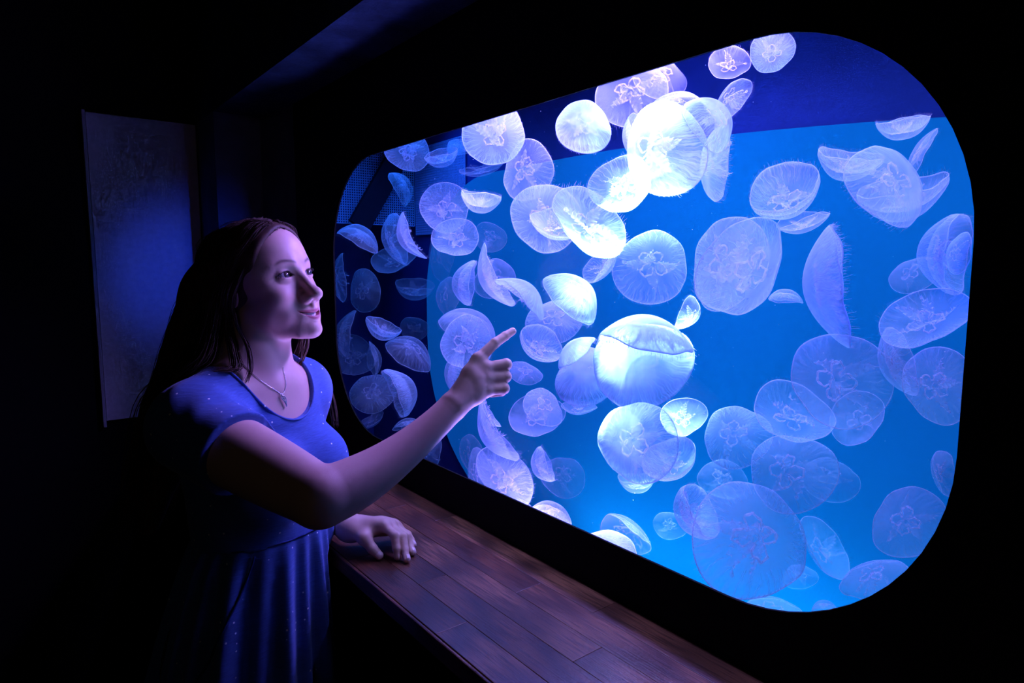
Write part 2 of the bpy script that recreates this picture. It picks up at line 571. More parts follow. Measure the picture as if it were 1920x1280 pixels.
def make_bell(var, rng, NA=64, NR=16):
    f = bell_surface(var, rng)
    bm = bmesh.new()
    uvl = bm.loops.layers.uv.new('UVMap')
    rad = [((i + 1) / NR) ** 0.85 for i in range(NR)]
    grids = []
    for inner in (False, True):
        c = bm.verts.new(f(0, 0, inner))
        rings = [[bm.verts.new(f(r, 2 * math.pi * k / NA, inner)) for k in range(NA)] for r in rad]
        grids.append((c, rings))
        for k in range(NA):
            k2 = (k + 1) % NA
            fc = bm.faces.new((c, rings[0][k], rings[0][k2]) if not inner else (c, rings[0][k2], rings[0][k]))
            for l in fc.loops:
                if l.vert is c: l[uvl].uv = ((k + .5) / NA, 0)
                else: l[uvl].uv = ((k if l.vert is rings[0][k] else k + 1) / NA, rad[0])
            for i in range(NR - 1):
                q = (rings[i][k], rings[i + 1][k], rings[i + 1][k2], rings[i][k2])
                uvs = ((k / NA, rad[i]), (k / NA, rad[i + 1]), ((k + 1) / NA, rad[i + 1]), ((k + 1) / NA, rad[i]))
                if inner: q, uvs = q[::-1], uvs[::-1]
                fc = bm.faces.new(q)
                for l, w in zip(fc.loops, uvs): l[uvl].uv = w
    a, b = grids[0][1][-1], grids[1][1][-1]
    for k in range(NA):
        k2 = (k + 1) % NA
        fc = bm.faces.new((a[k], b[k], b[k2], a[k2]))
        for l in fc.loops: l[uvl].uv = (k / NA, 1.0)
    me = bpy.data.meshes.new('bell')
    bm.normal_update(); bm.to_mesh(me); bm.free()
    me.polygons.foreach_set('use_smooth', [True] * len(me.polygons))
    me.materials.append(M['j_bell'])
    return me, f


def to_mesh(name, vs, fs, mat):
    me = bpy.data.meshes.new(name)
    me.from_pydata([tuple(v) for v in vs], [], fs)
    me.polygons.foreach_set('use_smooth', [True] * len(me.polygons))
    me.materials.append(mat)
    me.update()
    return me


def make_variant(var, seed):
    rng = random.Random(seed)
    out = {}
    out['bell'], f = make_bell(var, rng)
    # margin: fine bright cord along the rim
    n = 64
    pts = [f(0.985, 2 * math.pi * k / n, True) + Vector((0, 0, -0.004)) for k in range(n)]
    rad = [0.0105 * (1 + 0.45 * math.sin(k * 2.1 + seed) * math.sin(k * 0.7)) for k in range(n)]
    out['margin'] = to_mesh('margin', *tube_data(pts, rad, 5, True), M['j_margin'])
    # tentacle fringe: short hairs below the rim
    vs, fs = [], []
    for k in range(110):
        a = 2 * math.pi * (k + rng.random() * 0.6) / 110
        p = f(0.985, a, True)
        d = Vector((math.cos(a) * rng.uniform(-0.15, .45), math.sin(a) * rng.uniform(-.15, .45), -1)).normalized()
        ln = rng.uniform(0.05, 0.16)
        sw = Vector((rng.uniform(-1, 1), rng.uniform(-1, 1), 0)) * 0.03
        tube_data([p, p + d * ln * 0.5 + sw * 0.4, p + d * ln + sw], [0.0035, 0.0028, 0.0012], 3, False, vs, fs)
    out['tentacle_fringe'] = to_mesh('tentacle_fringe', vs, fs, M['j_fringe'])
    # four horseshoe gonads, open towards the rim
    g = []
    for q in range(4):
        c = q * math.pi / 2 + rng.uniform(-0.08, 0.08)
        R0, rr = 0.225 * rng.uniform(0.93, 1.07), 0.140 * rng.uniform(0.85, 1.12)
        pts, rads = [], []
        m = 22
        for i in range(m):
            tt = i / (m - 1)
            b = math.radians(-142 + 284 * tt)         # closed at the outer end, open to the mouth
            px = R0 + math.cos(b) * rr * 1.2
            py = math.sin(b) * rr * (1 - 0.25 * (math.cos(b) < -0.3) * 0.4)
            px += 0.016 * math.sin(tt * 24 + seed + q); py += 0.016 * math.cos(tt * 21 + seed * 2 + q * 3)
            x = px * math.cos(c) - py * math.sin(c)
            y = px * math.sin(c) + py * math.cos(c)
            r0 = min(0.95, math.hypot(x, y)); z = f(r0, math.atan2(y, x), True).z
            pts.append(Vector((x, y, z - 0.012 + 0.012 * math.sin(tt * 20 + q))))
            rads.append(0.020 * (0.55 + 0.6 * math.sin(math.pi * tt)) * (1 + 0.25 * math.sin(tt * 40 + q)))
        g.append(to_mesh('gonad', *tube_data(pts, rads, 6), M['j_gonad']))
    out['gonad'] = g
    # four oral arms: frilled ribbons from the mouth
    arms = []
    for q in range(4):
        c = q * math.pi / 2 + math.pi / 4 + rng.uniform(-0.25, 0.25)
        L = rng.uniform(0.45, 0.75)
        drop = rng.uniform(0.18, 0.42)
        side = rng.uniform(-0.30, 0.30)
        vs, fs = [], []
        m, w = 30, 5
        z0 = f(0, 0, True).z - 0.02
        for i in range(m):
            tt = i / (m - 1)
            rr = 0.04 + L * tt
            cx, cy = rr * math.cos(c + side * tt * tt * 2), rr * math.sin(c + side * tt * tt * 2)
            cz = z0 - drop * tt ** 0.8
            wid = 0.115 * (0.55 + 0.75 * math.sin(math.pi * min(1, tt * 1.15) ** 0.8)) * (1 - tt ** 5)
            for j in range(w):
                s = (j / (w - 1) - 0.5) * 2
                fr = abs(s) ** 1.5
                nx, ny = -math.sin(c), math.cos(c)
                fx = fr * 0.045 * math.sin(tt * 34 + s * 1.5 + q * 1.7 + seed)
                vs.append(Vector((cx + nx * s * wid + math.cos(c) * fx, cy + ny * s * wid + math.sin(c) * fx,
                                  cz - 0.06 * fr + fr * 0.055 * math.cos(tt * 38 + s * 2 + seed))))
        for i in range(m - 1):
            for j in range(w - 1):
                k = i * w + j
                fs.append((k, k + 1, k + w + 1, k + w))
        arms.append(to_mesh('oral_arm', vs, fs, M['j_arm']))
    out['oral_arm'] = arms
    return out


VARIANTS = {}
for vi, (var, seeds) in enumerate((('flat', (1, 2, 3, 4)), ('dome', (5, 6, 7)), ('bowl', (8, 9, 10)), ('leaf', (11, 12)), ('fold', (13, 14)))):
    VARIANTS[var] = [make_variant(var, s) for s in seeds]

JN = [0]


def jelly(px, py, W, ang, gam, X, dens, var, label, group, sq=1.0):
    """px,py centre; W rim diameter in pixels; ang image direction of the apex; gam angle between apex and the viewer; X depth plane"""
    p = at_x(px, py, X)
    v = ray(px, py).normalized()
    zdepth = (p - CAM).dot(cF)
    R = 0.5 * W * zdepth / FPX
    to = -v
    rx = (cR - v * cR.dot(v)).normalized()
    uy = rx.cross(v).normalized()
    a, g = math.radians(ang), math.radians(gam)
    side = rx * math.cos(a) + uy * math.sin(a)
    ax = to * math.cos(g) + side * math.sin(g)
    n = JN[0]; JN[0] += 1
    rng = random.Random(1000 + n * 7)
    tx = ax.orthogonal().normalized()
    # in-plane squeeze goes along the image-side direction so that the outline narrows there
    e1 = (side - ax * side.dot(ax))
    e1 = e1.normalized() if e1.length > 1e-6 else tx
    e2 = ax.cross(e1).normalized()
    spin = rng.random() * 6.28 if sq == 1.0 else rng.choice((0, 1, 2, 3)) * math.pi / 2
    V = VARIANTS[var][n % len(VARIANTS[var])]
    H = {'flat': 0.36, 'dome': 0.72, 'bowl': 0.80, 'leaf': 0.50, 'fold': 0.48}[var]
    root = empty('moon_jellyfish', (0, 0, 0))
    B = Matrix((e1 * R * sq, e2 * R, ax * R)).transposed()
    Rz = Matrix.Rotation(spin, 3, 'Z')
    mw = (B @ Rz).to_4x4()
    c = p - ax * (R * H * 0.45 * abs(math.sin(g)))
    root.location = c
    tag(root, label, 'jellyfish', group)

    def part(name, me, al=1.0):
        o = bpy.data.objects.new(name, me)
        COL.objects.link(o)
        o.parent = root
        o.matrix_parent_inverse = Matrix.Identity(4)
        o.matrix_basis = mw
        o.color = (1, 1, 1, al)
        return o
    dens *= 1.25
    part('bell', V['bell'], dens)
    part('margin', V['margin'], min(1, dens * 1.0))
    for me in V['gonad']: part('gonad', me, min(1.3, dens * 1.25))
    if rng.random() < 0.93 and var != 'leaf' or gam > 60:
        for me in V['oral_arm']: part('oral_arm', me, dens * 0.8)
    if W > 75:
        o = part('tentacle_fringe', V['tentacle_fringe'], dens * 0.8); o['kind'] = 'stuff'
    return root


# px, py, diameter, apex direction, apex-to-viewer angle, depth plane, density, shape, squeeze, label
G1, G2, G3, G4 = 'jellyfish in the lamp beam', 'jellyfish in the dark end of the tank', 'jellyfish in the open blue water', 'jellyfish along the lower edge of the window'
J = [
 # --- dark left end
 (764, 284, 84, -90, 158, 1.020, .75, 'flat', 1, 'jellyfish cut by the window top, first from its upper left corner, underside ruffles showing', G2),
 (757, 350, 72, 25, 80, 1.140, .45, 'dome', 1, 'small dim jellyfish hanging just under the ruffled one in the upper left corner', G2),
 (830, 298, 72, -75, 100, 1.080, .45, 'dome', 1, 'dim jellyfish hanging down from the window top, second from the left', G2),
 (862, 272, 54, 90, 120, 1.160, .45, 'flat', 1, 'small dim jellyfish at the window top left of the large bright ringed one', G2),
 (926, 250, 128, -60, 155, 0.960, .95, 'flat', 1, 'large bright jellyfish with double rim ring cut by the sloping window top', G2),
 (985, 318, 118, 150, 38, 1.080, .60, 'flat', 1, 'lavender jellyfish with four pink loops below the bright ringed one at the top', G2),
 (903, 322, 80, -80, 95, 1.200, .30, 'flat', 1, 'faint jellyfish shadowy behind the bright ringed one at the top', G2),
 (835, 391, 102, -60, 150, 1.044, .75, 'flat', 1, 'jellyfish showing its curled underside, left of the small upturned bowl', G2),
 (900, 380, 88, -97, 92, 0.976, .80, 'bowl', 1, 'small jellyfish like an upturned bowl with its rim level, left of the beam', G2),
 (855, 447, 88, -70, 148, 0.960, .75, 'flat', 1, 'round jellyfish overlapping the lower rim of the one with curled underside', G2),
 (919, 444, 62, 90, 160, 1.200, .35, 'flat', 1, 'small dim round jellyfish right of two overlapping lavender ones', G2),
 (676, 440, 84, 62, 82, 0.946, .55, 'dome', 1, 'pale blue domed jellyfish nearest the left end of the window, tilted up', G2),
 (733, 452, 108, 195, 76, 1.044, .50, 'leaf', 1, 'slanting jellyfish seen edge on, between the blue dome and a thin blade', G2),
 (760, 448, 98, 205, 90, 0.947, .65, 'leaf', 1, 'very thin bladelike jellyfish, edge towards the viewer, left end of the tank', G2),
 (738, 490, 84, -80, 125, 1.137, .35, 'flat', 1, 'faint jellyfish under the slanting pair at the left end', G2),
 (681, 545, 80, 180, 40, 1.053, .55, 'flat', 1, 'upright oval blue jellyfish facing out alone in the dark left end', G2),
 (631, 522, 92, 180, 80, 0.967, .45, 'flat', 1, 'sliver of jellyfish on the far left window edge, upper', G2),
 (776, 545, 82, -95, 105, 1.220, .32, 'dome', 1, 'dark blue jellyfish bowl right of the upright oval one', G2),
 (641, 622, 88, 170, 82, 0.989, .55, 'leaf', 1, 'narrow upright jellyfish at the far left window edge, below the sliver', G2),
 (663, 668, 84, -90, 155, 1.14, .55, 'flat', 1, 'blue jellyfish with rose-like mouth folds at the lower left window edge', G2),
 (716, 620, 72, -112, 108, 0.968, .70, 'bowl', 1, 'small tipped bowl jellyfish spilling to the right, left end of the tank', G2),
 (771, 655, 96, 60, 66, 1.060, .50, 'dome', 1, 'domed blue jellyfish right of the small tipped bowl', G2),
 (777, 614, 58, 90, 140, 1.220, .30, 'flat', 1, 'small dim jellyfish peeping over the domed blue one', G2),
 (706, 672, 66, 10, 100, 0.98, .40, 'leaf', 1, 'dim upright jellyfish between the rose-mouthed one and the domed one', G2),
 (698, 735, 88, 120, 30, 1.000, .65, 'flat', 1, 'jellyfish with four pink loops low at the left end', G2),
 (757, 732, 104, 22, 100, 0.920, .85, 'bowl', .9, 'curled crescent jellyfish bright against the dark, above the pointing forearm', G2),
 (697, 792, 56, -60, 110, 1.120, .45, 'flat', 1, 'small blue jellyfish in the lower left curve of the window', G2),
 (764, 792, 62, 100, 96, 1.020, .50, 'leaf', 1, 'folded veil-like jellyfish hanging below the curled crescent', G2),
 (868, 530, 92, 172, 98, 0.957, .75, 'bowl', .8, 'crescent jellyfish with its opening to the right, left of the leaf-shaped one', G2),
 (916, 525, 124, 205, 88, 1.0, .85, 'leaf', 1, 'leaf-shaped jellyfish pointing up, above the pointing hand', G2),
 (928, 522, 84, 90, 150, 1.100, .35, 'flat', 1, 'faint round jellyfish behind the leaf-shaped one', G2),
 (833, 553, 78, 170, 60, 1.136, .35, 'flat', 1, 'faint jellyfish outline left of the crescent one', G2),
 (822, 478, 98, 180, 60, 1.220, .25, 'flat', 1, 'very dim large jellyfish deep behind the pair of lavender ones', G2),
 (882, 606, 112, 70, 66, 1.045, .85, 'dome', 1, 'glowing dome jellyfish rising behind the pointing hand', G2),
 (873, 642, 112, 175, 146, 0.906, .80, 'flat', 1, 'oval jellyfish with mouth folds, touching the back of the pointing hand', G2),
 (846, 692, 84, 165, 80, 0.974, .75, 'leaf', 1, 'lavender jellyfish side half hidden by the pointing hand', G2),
 # --- middle, upper
 (1093, 236, 108, 100, 22, 0.920, 1.35, 'dome', 1, 'white glowing round jellyfish touching the window top, left of the brightest', G1),
 (1022, 410, 142, -150, 150, 1.009, 1.05, 'flat', 1, 'white ringed jellyfish under the fold, left of the tilted white saucer', G1),
 (1040, 428, 108, -95, 120, 0.942, 1.05, 'fold', 1, 'folded white jellyfish squeezed between the ringed one and the saucer', G1),
 (1102, 424, 164, 235, 128, 0.925, 1.25, 'flat', 1, 'tilted white saucer jellyfish with ribbed rim, left of centre', G1),
 (1166, 348, 126, -45, 142, 0.977, 0.8, 'flat', 1, 'jellyfish with ruffled clover and open rim behind the brightest one', G1),
 (1236, 281, 186, 178, 40, 0.93, 1.0, 'dome', 1, 'brightest large white jellyfish in the lamp beam', G1),
 (1180, 260, 88, 190, 100, 1.032, 1.0, 'leaf', 1, 'white jellyfish edge sticking out left of the brightest one', G1),
 (1338, 224, 124, 42, 66, 0.976, 0.8, 'dome', 1, 'smooth lavender helmet jellyfish upper right of the brightest one', G1),
 (1331, 308, 146, 182, 76, 1.053, .80, 'flat', 1, 'upright lavender jellyfish with tentacle fringe right of the brightest one', G1),
 (1182, 172, 150, 110, 46, 1.096, .42, 'flat', 1, 'pale jellyfish against the window top between two white ones', G1),
 (1270, 182, 92, 95, 80, 1.161, .55, 'flat', 1, 'small jellyfish peeping out above the brightest one', G1),
 (1240, 138, 110, 60, 50, 1.221, .28, 'flat', 1, 'dim jellyfish cut by the window top above the brightest one', G1),
 (1368, 182, 88, 150, 60, 1.120, .55, 'flat', 1, 'dim veined jellyfish behind the helmet-shaped one', G1),
 (1366, 122, 84, -90, 130, 1.200, .35, 'flat', 1, 'faint jellyfish at the window top left of the small ringed one', G3),
 (1447, 98, 88, -85, 145, 0.980, .80, 'flat', 1, 'small ringed jellyfish cut by the highest point of the window', G3),
 (1222, 498, 150, 60, 26, 0.85, 0.65, 'flat', 1, 'pale jellyfish with a clear white clover, right of the tilted saucer', G1),
 (1135, 500, 84, -40, 112, 1.040, .85, 'fold', 1, 'pale scrap of jellyfish under the tilted white saucer', G1),
 (1362, 492, 176, 170, 142, 0.990, .62, 'flat', 1, 'jellyfish with ribbed left rim, left one of the overlapping pair', G3),
 (1403, 508, 214, -28, 52, 0.866, .66, 'flat', 1, 'large lavender jellyfish, right one of the overlapping pair', G3),
 (1472, 366, 146, -68, 128, 0.930, .75, 'bowl', 1, 'shallow bowl jellyfish tilted up above the overlapping pair', G3),
 (1506, 424, 92, -75, 100, 1.080, .45, 'fold', 1, 'dim ragged jellyfish under the shallow bowl', G3),
 (1538, 536, 222, 187, 90, 0.957, .90, 'leaf', 1, 'long lavender jellyfish hanging upright with ragged right edge', G3),
 (1473, 554, 62, 85, 86, 1.060, .60, 'dome', 1, 'little bell jellyfish left of the long upright one', G3),
 (1587, 312, 118, -97, 100, 1.020, .60, 'bowl', 1, 'flat jellyfish pointing left at the upper right, above the large veil', G3),
 (1676, 340, 186, 35, 58, 0.932, .70, 'flat', 1, 'large veil-like jellyfish at the upper right of the window', G3),
 (1690, 378, 160, -80, 104, 1.029, .50, 'bowl', 1, 'bowl jellyfish under the large veil at the upper right', G3),
 (1692, 242, 98, -80, 92, 0.988, .65, 'dome', 1, 'cup-shaped jellyfish at the upper right window edge', G3),
 (1722, 284, 92, 160, 84, 1.100, .40, 'flat', 1, 'dim jellyfish between the cup and the large veil', G3),
 (1764, 474, 160, 178, 112, 0.955, .60, 'bowl', .8, 'upright bowl jellyfish on the right window edge', G3),
 (1792, 474, 78, 175, 60, 0.900, .55, 'flat', 1, 'small jellyfish cut by the right window edge inside the upright bowl', G3),
 (1735, 600, 150, -65, 136, 0.897, .60, 'flat', 1, 'jellyfish with pink clover in a wide rim at the right window edge', G3),
 (1708, 512, 92, 130, 50, 1.160, .30, 'flat', 1, 'faint round jellyfish behind the upright bowl at the right', G3),
 (1672, 684, 146, 196, 82, 0.978, .60, 'leaf', 1, 'slanting narrow jellyfish below the one with wide rim at the right', G3),
 (1756, 722, 142, -170, 150, 0.927, .55, 'flat', 1, 'half jellyfish cut by the right window edge below the wide-rimmed one', G3),
 (1573, 712, 194, 178, 148, 0.916, .45, 'flat', 1, 'large clear jellyfish with frilly pink mouth under the long upright one', G3),
 (1608, 786, 112, -50, 140, 1.080, .35, 'flat', 1, 'faint jellyfish behind the lower right of the large clear one', G3),
 (1484, 780, 158, -110, 130, 1.042, .50, 'flat', 1, 'tilted clear jellyfish left of the large clear one with frilly mouth', G3),
 # --- middle, lower
 (988, 548, 124, 48, 93, 0.87, 1.0, 'leaf', 1, 'thin white jellyfish blade just above the pointing fingertip', G1),
 (1080, 549, 126, 52, 68, 0.881, .95, 'dome', 1, 'helmet jellyfish leaning right above the clover one in the middle', G1),
 (1040, 598, 110, 100, 36, 1.08, .85, 'flat', 1, 'jellyfish with four bright loops right of the fingertip', G1),
 (1012, 648, 92, -125, 132, 0.968, .80, 'bowl', 1, 'bowl jellyfish under the one with four bright loops', G1),
 (985, 696, 66, 80, 50, 1.100, .55, 'flat', 1, 'small jellyfish with orange loops beside the folded fingers', G1),
 (1200, 680, 188, 130, 24, 0.945, 1.7, 'flat', 1, 'huge white clover jellyfish at the centre of the window', G1),
 (1213, 616, 194, 82, 88, 0.866, 1.2, 'leaf', 1, 'white jellyfish draped like a cap over the huge clover one', G1),
 (1098, 702, 124, 100, 28, 1.019, 1.6, 'dome', 1, 'white jellyfish with two clear rings left of the huge clover one', G1),
 (1072, 654, 96, 132, 84, 0.900, 1.4, 'leaf', 1, 'white jellyfish flap trailing to the left of the huge clover one', G1),
 (1296, 594, 78, -30, 110, 1.060, .55, 'fold', 1, 'ragged jellyfish poking out right of the white cap', G1),
 (1281, 782, 86, -90, 150, 1.060, .50, 'flat', 1, 'frilly dim jellyfish right of the huge clover one', G1),
 (1005, 782, 106, -90, 140, 1.060, .40, 'flat', 1, 'faint wide ring jellyfish below the folded fingers', G1),
 (1020, 760, 86, 60, 44, 0.980, .55, 'flat', 1, 'lavender jellyfish resting in the faint wide ring', G1),
 (1085, 768, 66, -90, 110, 1.120, .40, 'flat', 1, 'dim jellyfish sliver under the one with two clear rings', G1),
 (1191, 826, 164, 160, 28, 0.884, .95, 'flat', 1, 'pale jellyfish with clear clover below the huge white one', G1),
 (1258, 866, 104, -60, 138, 0.960, 1.0, 'dome', 1, 'bright small jellyfish tucked behind the lower pale clover one', G1),
 (1377, 815, 136, 130, 36, 0.978, .70, 'flat', 1, 'tilted oval jellyfish with four loops, lower middle right', G3),
 (1480, 885, 164, 150, 28, 0.927, .55, 'flat', 1, 'clear round jellyfish with small pink clover above the nearest one', G3),
 (1556, 896, 104, 90, 140, 1.140, .18, 'flat', 1, 'barely visible jellyfish outline right of the small pink clover one', G3),
 (1411, 1008, 232, 20, 30, 0.866, 0.62, 'flat', 1, 'nearest and largest jellyfish with a folded white band, bottom right', G3),
 (1297, 962, 124, 202, 116, 0.941, .75, 'bowl', .9, 'bowl jellyfish turned on its side left of the nearest one', G3),
 (1355, 896, 88, 90, 150, 1.140, .25, 'flat', 1, 'faint jellyfish outline above the nearest one', G3),
 # --- lower left of the middle
 (919, 818, 126, 212, 90, 0.874, .90, 'leaf', 1, 'long bright jellyfish slanting down below the wrist', G4),
 (908, 776, 74, 205, 96, 0.970, .80, 'fold', 1, 'short bright jellyfish just under the pointing hand', G4),
 (944, 898, 128, 215, 138, 0.953, .90, 'flat', 1, 'bright oval jellyfish with tangled mouth below the slanting one', G4),
 (893, 886, 88, 190, 60, 1.029, .45, 'flat', 1, 'dim veined jellyfish left of the bright oval one', G4),
 (878, 852, 82, 190, 60, 1.102, .35, 'flat', 1, 'dim jellyfish right of the forearm above the window sill', G4),
 (803, 842, 84, 180, 70, 1.040, .45, 'flat', 1, 'dim jellyfish half hidden under the forearm at the sill', G4),
 (1014, 874, 78, 200, 98, 1.022, .70, 'bowl', .8, 'small curled jellyfish in the open blue, right of the bright oval one', G4),
 (1056, 892, 88, 90, 150, 1.120, .22, 'flat', 1, 'faint ring jellyfish right of the small curled one', G4),
 (1194, 908, 76, -92, 104, 1.100, .35, 'dome', 1, 'faint little bowl jellyfish under the lower pale clover one', G4),
 (1034, 958, 86, 70, 80, 1.000, .65, 'dome', 1, 'frilled jellyfish rising from the sill, left', G4),
 (973, 950, 60, 90, 70, 1.060, .55, 'dome', 1, 'small rounded jellyfish at the sill right of the bright oval one', G4),
 (1132, 1034, 152, 85, 52, 0.920, .60, 'flat', 1, 'wide jellyfish with orange loops sunk behind the sill', G4),
 (1178, 992, 104, 60, 120, 1.080, .40, 'fold', 1, 'cloudy jellyfish above the wide one at the sill', G4),
 (1256, 984, 62, 90, 150, 1.160, .25, 'flat', 1, 'faint little jellyfish left of the sideways bowl', G4),
 # --- lower right
 (1702, 978, 142, 150, 148, 0.940, .42, 'flat', 1, 'blue ringed jellyfish at the lower right window edge', G4),
 (1540, 1030, 122, -150, 120, 1.040, .38, 'flat', 1, 'dim blue jellyfish behind the right side of the nearest one', G4),
 (1500, 1078, 66, 90, 130, 1.120, .30, 'flat', 1, 'small dim jellyfish under the right side of the nearest one', G4),
 (1636, 1078, 132, 110, 60, 0.960, .42, 'flat', 1, 'blue jellyfish with pale centre at the lower right curve', G4),
 (1762, 886, 92, 180, 70, 0.960, .40, 'flat', 1, 'plain blue jellyfish sliver at the right edge, lower', G4),
 (1440, 1142, 132, 90, 64, 1.000, .42, 'flat', 1, 'jellyfish top showing along the bottom edge under the nearest one', G4),
 (1546, 1136, 52, 90, 80, 1.000, .45, 'dome', 1, 'tiny round jellyfish top at the bottom edge', G4),
 (1300, 1118, 92, 90, 76, 1.060, .30, 'flat', 1, 'faint jellyfish top where the sill line begins to curve', G4),
]
for (px, py, W, ang, gam, X, dn, var, sq, label, grp) in J:
    jelly(px, py, W, ang, gam, X, dn, var, label, grp, sq)

# woven screens in the upper corner at the far end of the tank, crossed by a dark slanting bar
mesh_screen('mesh_screen', (0.90, 2.32, ZC + 0.165), (1.31, 2.32, ZC + 0.165), (0.90, 2.32, ZC + 0.52), 45, 39, 0.0016)
mesh_screen('mesh_screen', (1.312, 1.96, ZC + 0.13), (1.312, 2.31, ZC + 0.13), (1.312, 1.96, ZC + 0.46), 39, 37, 0.0016)


def at_y(px, py, Y):
    v = ray(px, py)
    return CAM + v * (Y / v.y)


a_, b_ = at_y(752, 282, 2.28), at_y(672, 425, 2.28)
ax_ = (b_ - a_).normalized()
sd_ = ax_.cross(Vector((0, 1, 0))).normalized() * 0.040
dp_ = Vector((0, 0.012, 0))
vs = [q + s1 * sd_ + s2 * dp_ - Vector((TX, TY, TZ)) for q in (a_, b_) for s1, s2 in ((-1, -1), (1, -1), (1, 1), (-1, 1))]
from_data('frame_bar', vs, [(0, 1, 5, 4), (1, 2, 6, 5), (2, 3, 7, 6), (3, 0, 4, 7), (0, 3, 2, 1), (4, 5, 6, 7)], M['bar'], tank, False)


# drifting specks in the water
rs = random.Random(77)
vs, fs = [], []
for i in range(260):
    c = Vector((rs.uniform(0.80, 1.24), rs.uniform(0.2, 2.0), ZC + rs.uniform(-0.65, 0.42)))
    r = rs.choice((0.0004, 0.0005, 0.0006, 0.0009))
    k = len(vs)
    vs += [c + Vector(q) * r for q in ((1, 0, 0), (-1, 0, 0), (0, 1, 0), (0, -1, 0), (0, 0, 1), (0, 0, -1))]
    fs += [tuple(k + j for j in f) for f in ((0, 2, 4), (2, 1, 4), (1, 3, 4), (3, 0, 4), (2, 0, 5), (1, 2, 5), (3, 1, 5), (0, 3, 5))]
M['speck'] = mat_plain('pale_speck', (0.8, 0.8, 0.85), 0.8, 0.1)
tag(from_data('water_specks', vs, fs, M['speck'], None, False), 'tiny pale specks drifting in the blue tank water', 'specks', kind='stuff')

# ------------------------------------------------------------------ implicit modelling: smooth unions of limbs, meshed as one continuous surface
def A(*p):
    return np.array(p, dtype=np.float64)


def _rc(a, b, ra, rb):
    ba = b - a
    L2 = max(float(ba @ ba), 1e-12)
    def f(P):
        pa = P - a
        h = np.clip(pa @ ba / L2, 0, 1)
        return np.linalg.norm(pa - h[:, None] * ba, axis=1) - (ra + (rb - ra) * h)
    return f, (a + b) / 2, math.sqrt(L2) / 2 + max(ra, rb)


def _ell(c, r, R=None):
    r = np.array(r, float)
    def f(P):
        q = P - c
        if R is not None: q = q @ R
        k0 = np.linalg.norm(q / r, axis=1)
        k1 = np.linalg.norm(q / (r * r), axis=1) + 1e-9
        return k0 * (k0 - 1) / k1
    return f, np.array(c), float(r.max())


def _poly(pts, rad):
    """one smooth limb: union of round cones along a fine polyline"""
    segs = [_rc(pts[i], pts[i + 1], rad[i], rad[i + 1])[0] for i in range(len(pts) - 1)]
    c = (np.min(pts, 0) + np.max(pts, 0)) / 2
    def f(P):
        d = segs[0](P)
        for s_ in segs[1:]: d = np.minimum(d, s_(P))
        return d
    return f, c, float(np.max(np.linalg.norm(np.array(pts) - c, axis=1)) + max(rad))


def limb(pts, rad, n=12):
    q = spline([np.append(p, r) for p, r in zip(pts, rad)], n)
    return _poly([v[:3] for v in q], [float(v[3]) for v in q])


def _bez(a, m, b, tm, ts, rs):
    """smooth limb: quadratic curve through m, radius a smooth polynomial through (ts, rs)"""
    c = (m - (1 - tm) ** 2 * a - tm ** 2 * b) / (2 * tm * (1 - tm))
    co = np.polyfit(ts, rs, len(ts) - 1)
    A2, B2 = a - 2 * c + b, 2 * (c - a)
    tt = np.linspace(0, 1, 9)
    S_ = a + tt[:, None] * B2 + tt[:, None] ** 2 * A2
    def f(P):
        d2 = ((P[:, None, :] - S_[None]) ** 2).sum(-1)
        t = tt[np.argmin(d2, 1)]
        for _ in range(3):
            q = a + t[:, None] * B2 + t[:, None] ** 2 * A2 - P
            d1 = B2 + 2 * t[:, None] * A2
            t = np.clip(t - (q * d1).sum(1) / ((d1 * d1).sum(1) + 2 * (q @ A2) + 1e-9), 0, 1)
        q = a + t[:, None] * B2 + t[:, None] ** 2 * A2 - P
        return np.linalg.norm(q, axis=1) - np.polyval(co, t)
    c0 = (S_.min(0) + S_.max(0)) / 2
    return f, c0, float(np.linalg.norm(S_ - c0, axis=1).max() + max(rs) * 1.1)


class Sdf:
    def __init__(self):
        self.ops = []

    def add(self, prim, k=0.01, mode='u'):
        self.ops.append((mode, k, *prim))
        return self

    def rc(self, a, b, ra, rb, k=0.01, mode='u'):
        return self.add(_rc(np.asarray(a, float), np.asarray(b, float), ra, rb), k, mode)

    def chain(self, pts, rad, k0=0.01, k=0.004):
        for i in range(len(pts) - 1):
            self.rc(pts[i], pts[i + 1], rad[i], rad[i + 1], k0 if i == 0 else k)
        return self

    def ell(self, c, r, R=None, k=0.01, mode='u'):
        return self.add(_ell(np.asarray(c, float), r, R), k, mode)

    def __call__(self, P, cull=True):
        d = np.full(len(P), 1.0)
        if cull:
            lo, hi = P.min(0), P.max(0)
            cc, cr = (lo + hi) / 2, np.linalg.norm(hi - lo) / 2
        for mode, k, f, c, rb in self.ops:
            if cull and rb is not None and np.linalg.norm(cc - c) - cr - rb > 0.035 + k:
                continue
            v = f(P)
            if mode == 'u':
                h = np.clip(0.5 + 0.5 * (d - v) / k, 0, 1)
                d = d + (v - d) * h - k * h * (1 - h)
            elif mode == 's':
                h = np.clip(0.5 - 0.5 * (d + v) / k, 0, 1)
                d = d + (-v - d) * h + k * h * (1 - h)
            elif mode == 'i':
                d = np.maximum(d, v)
        return d


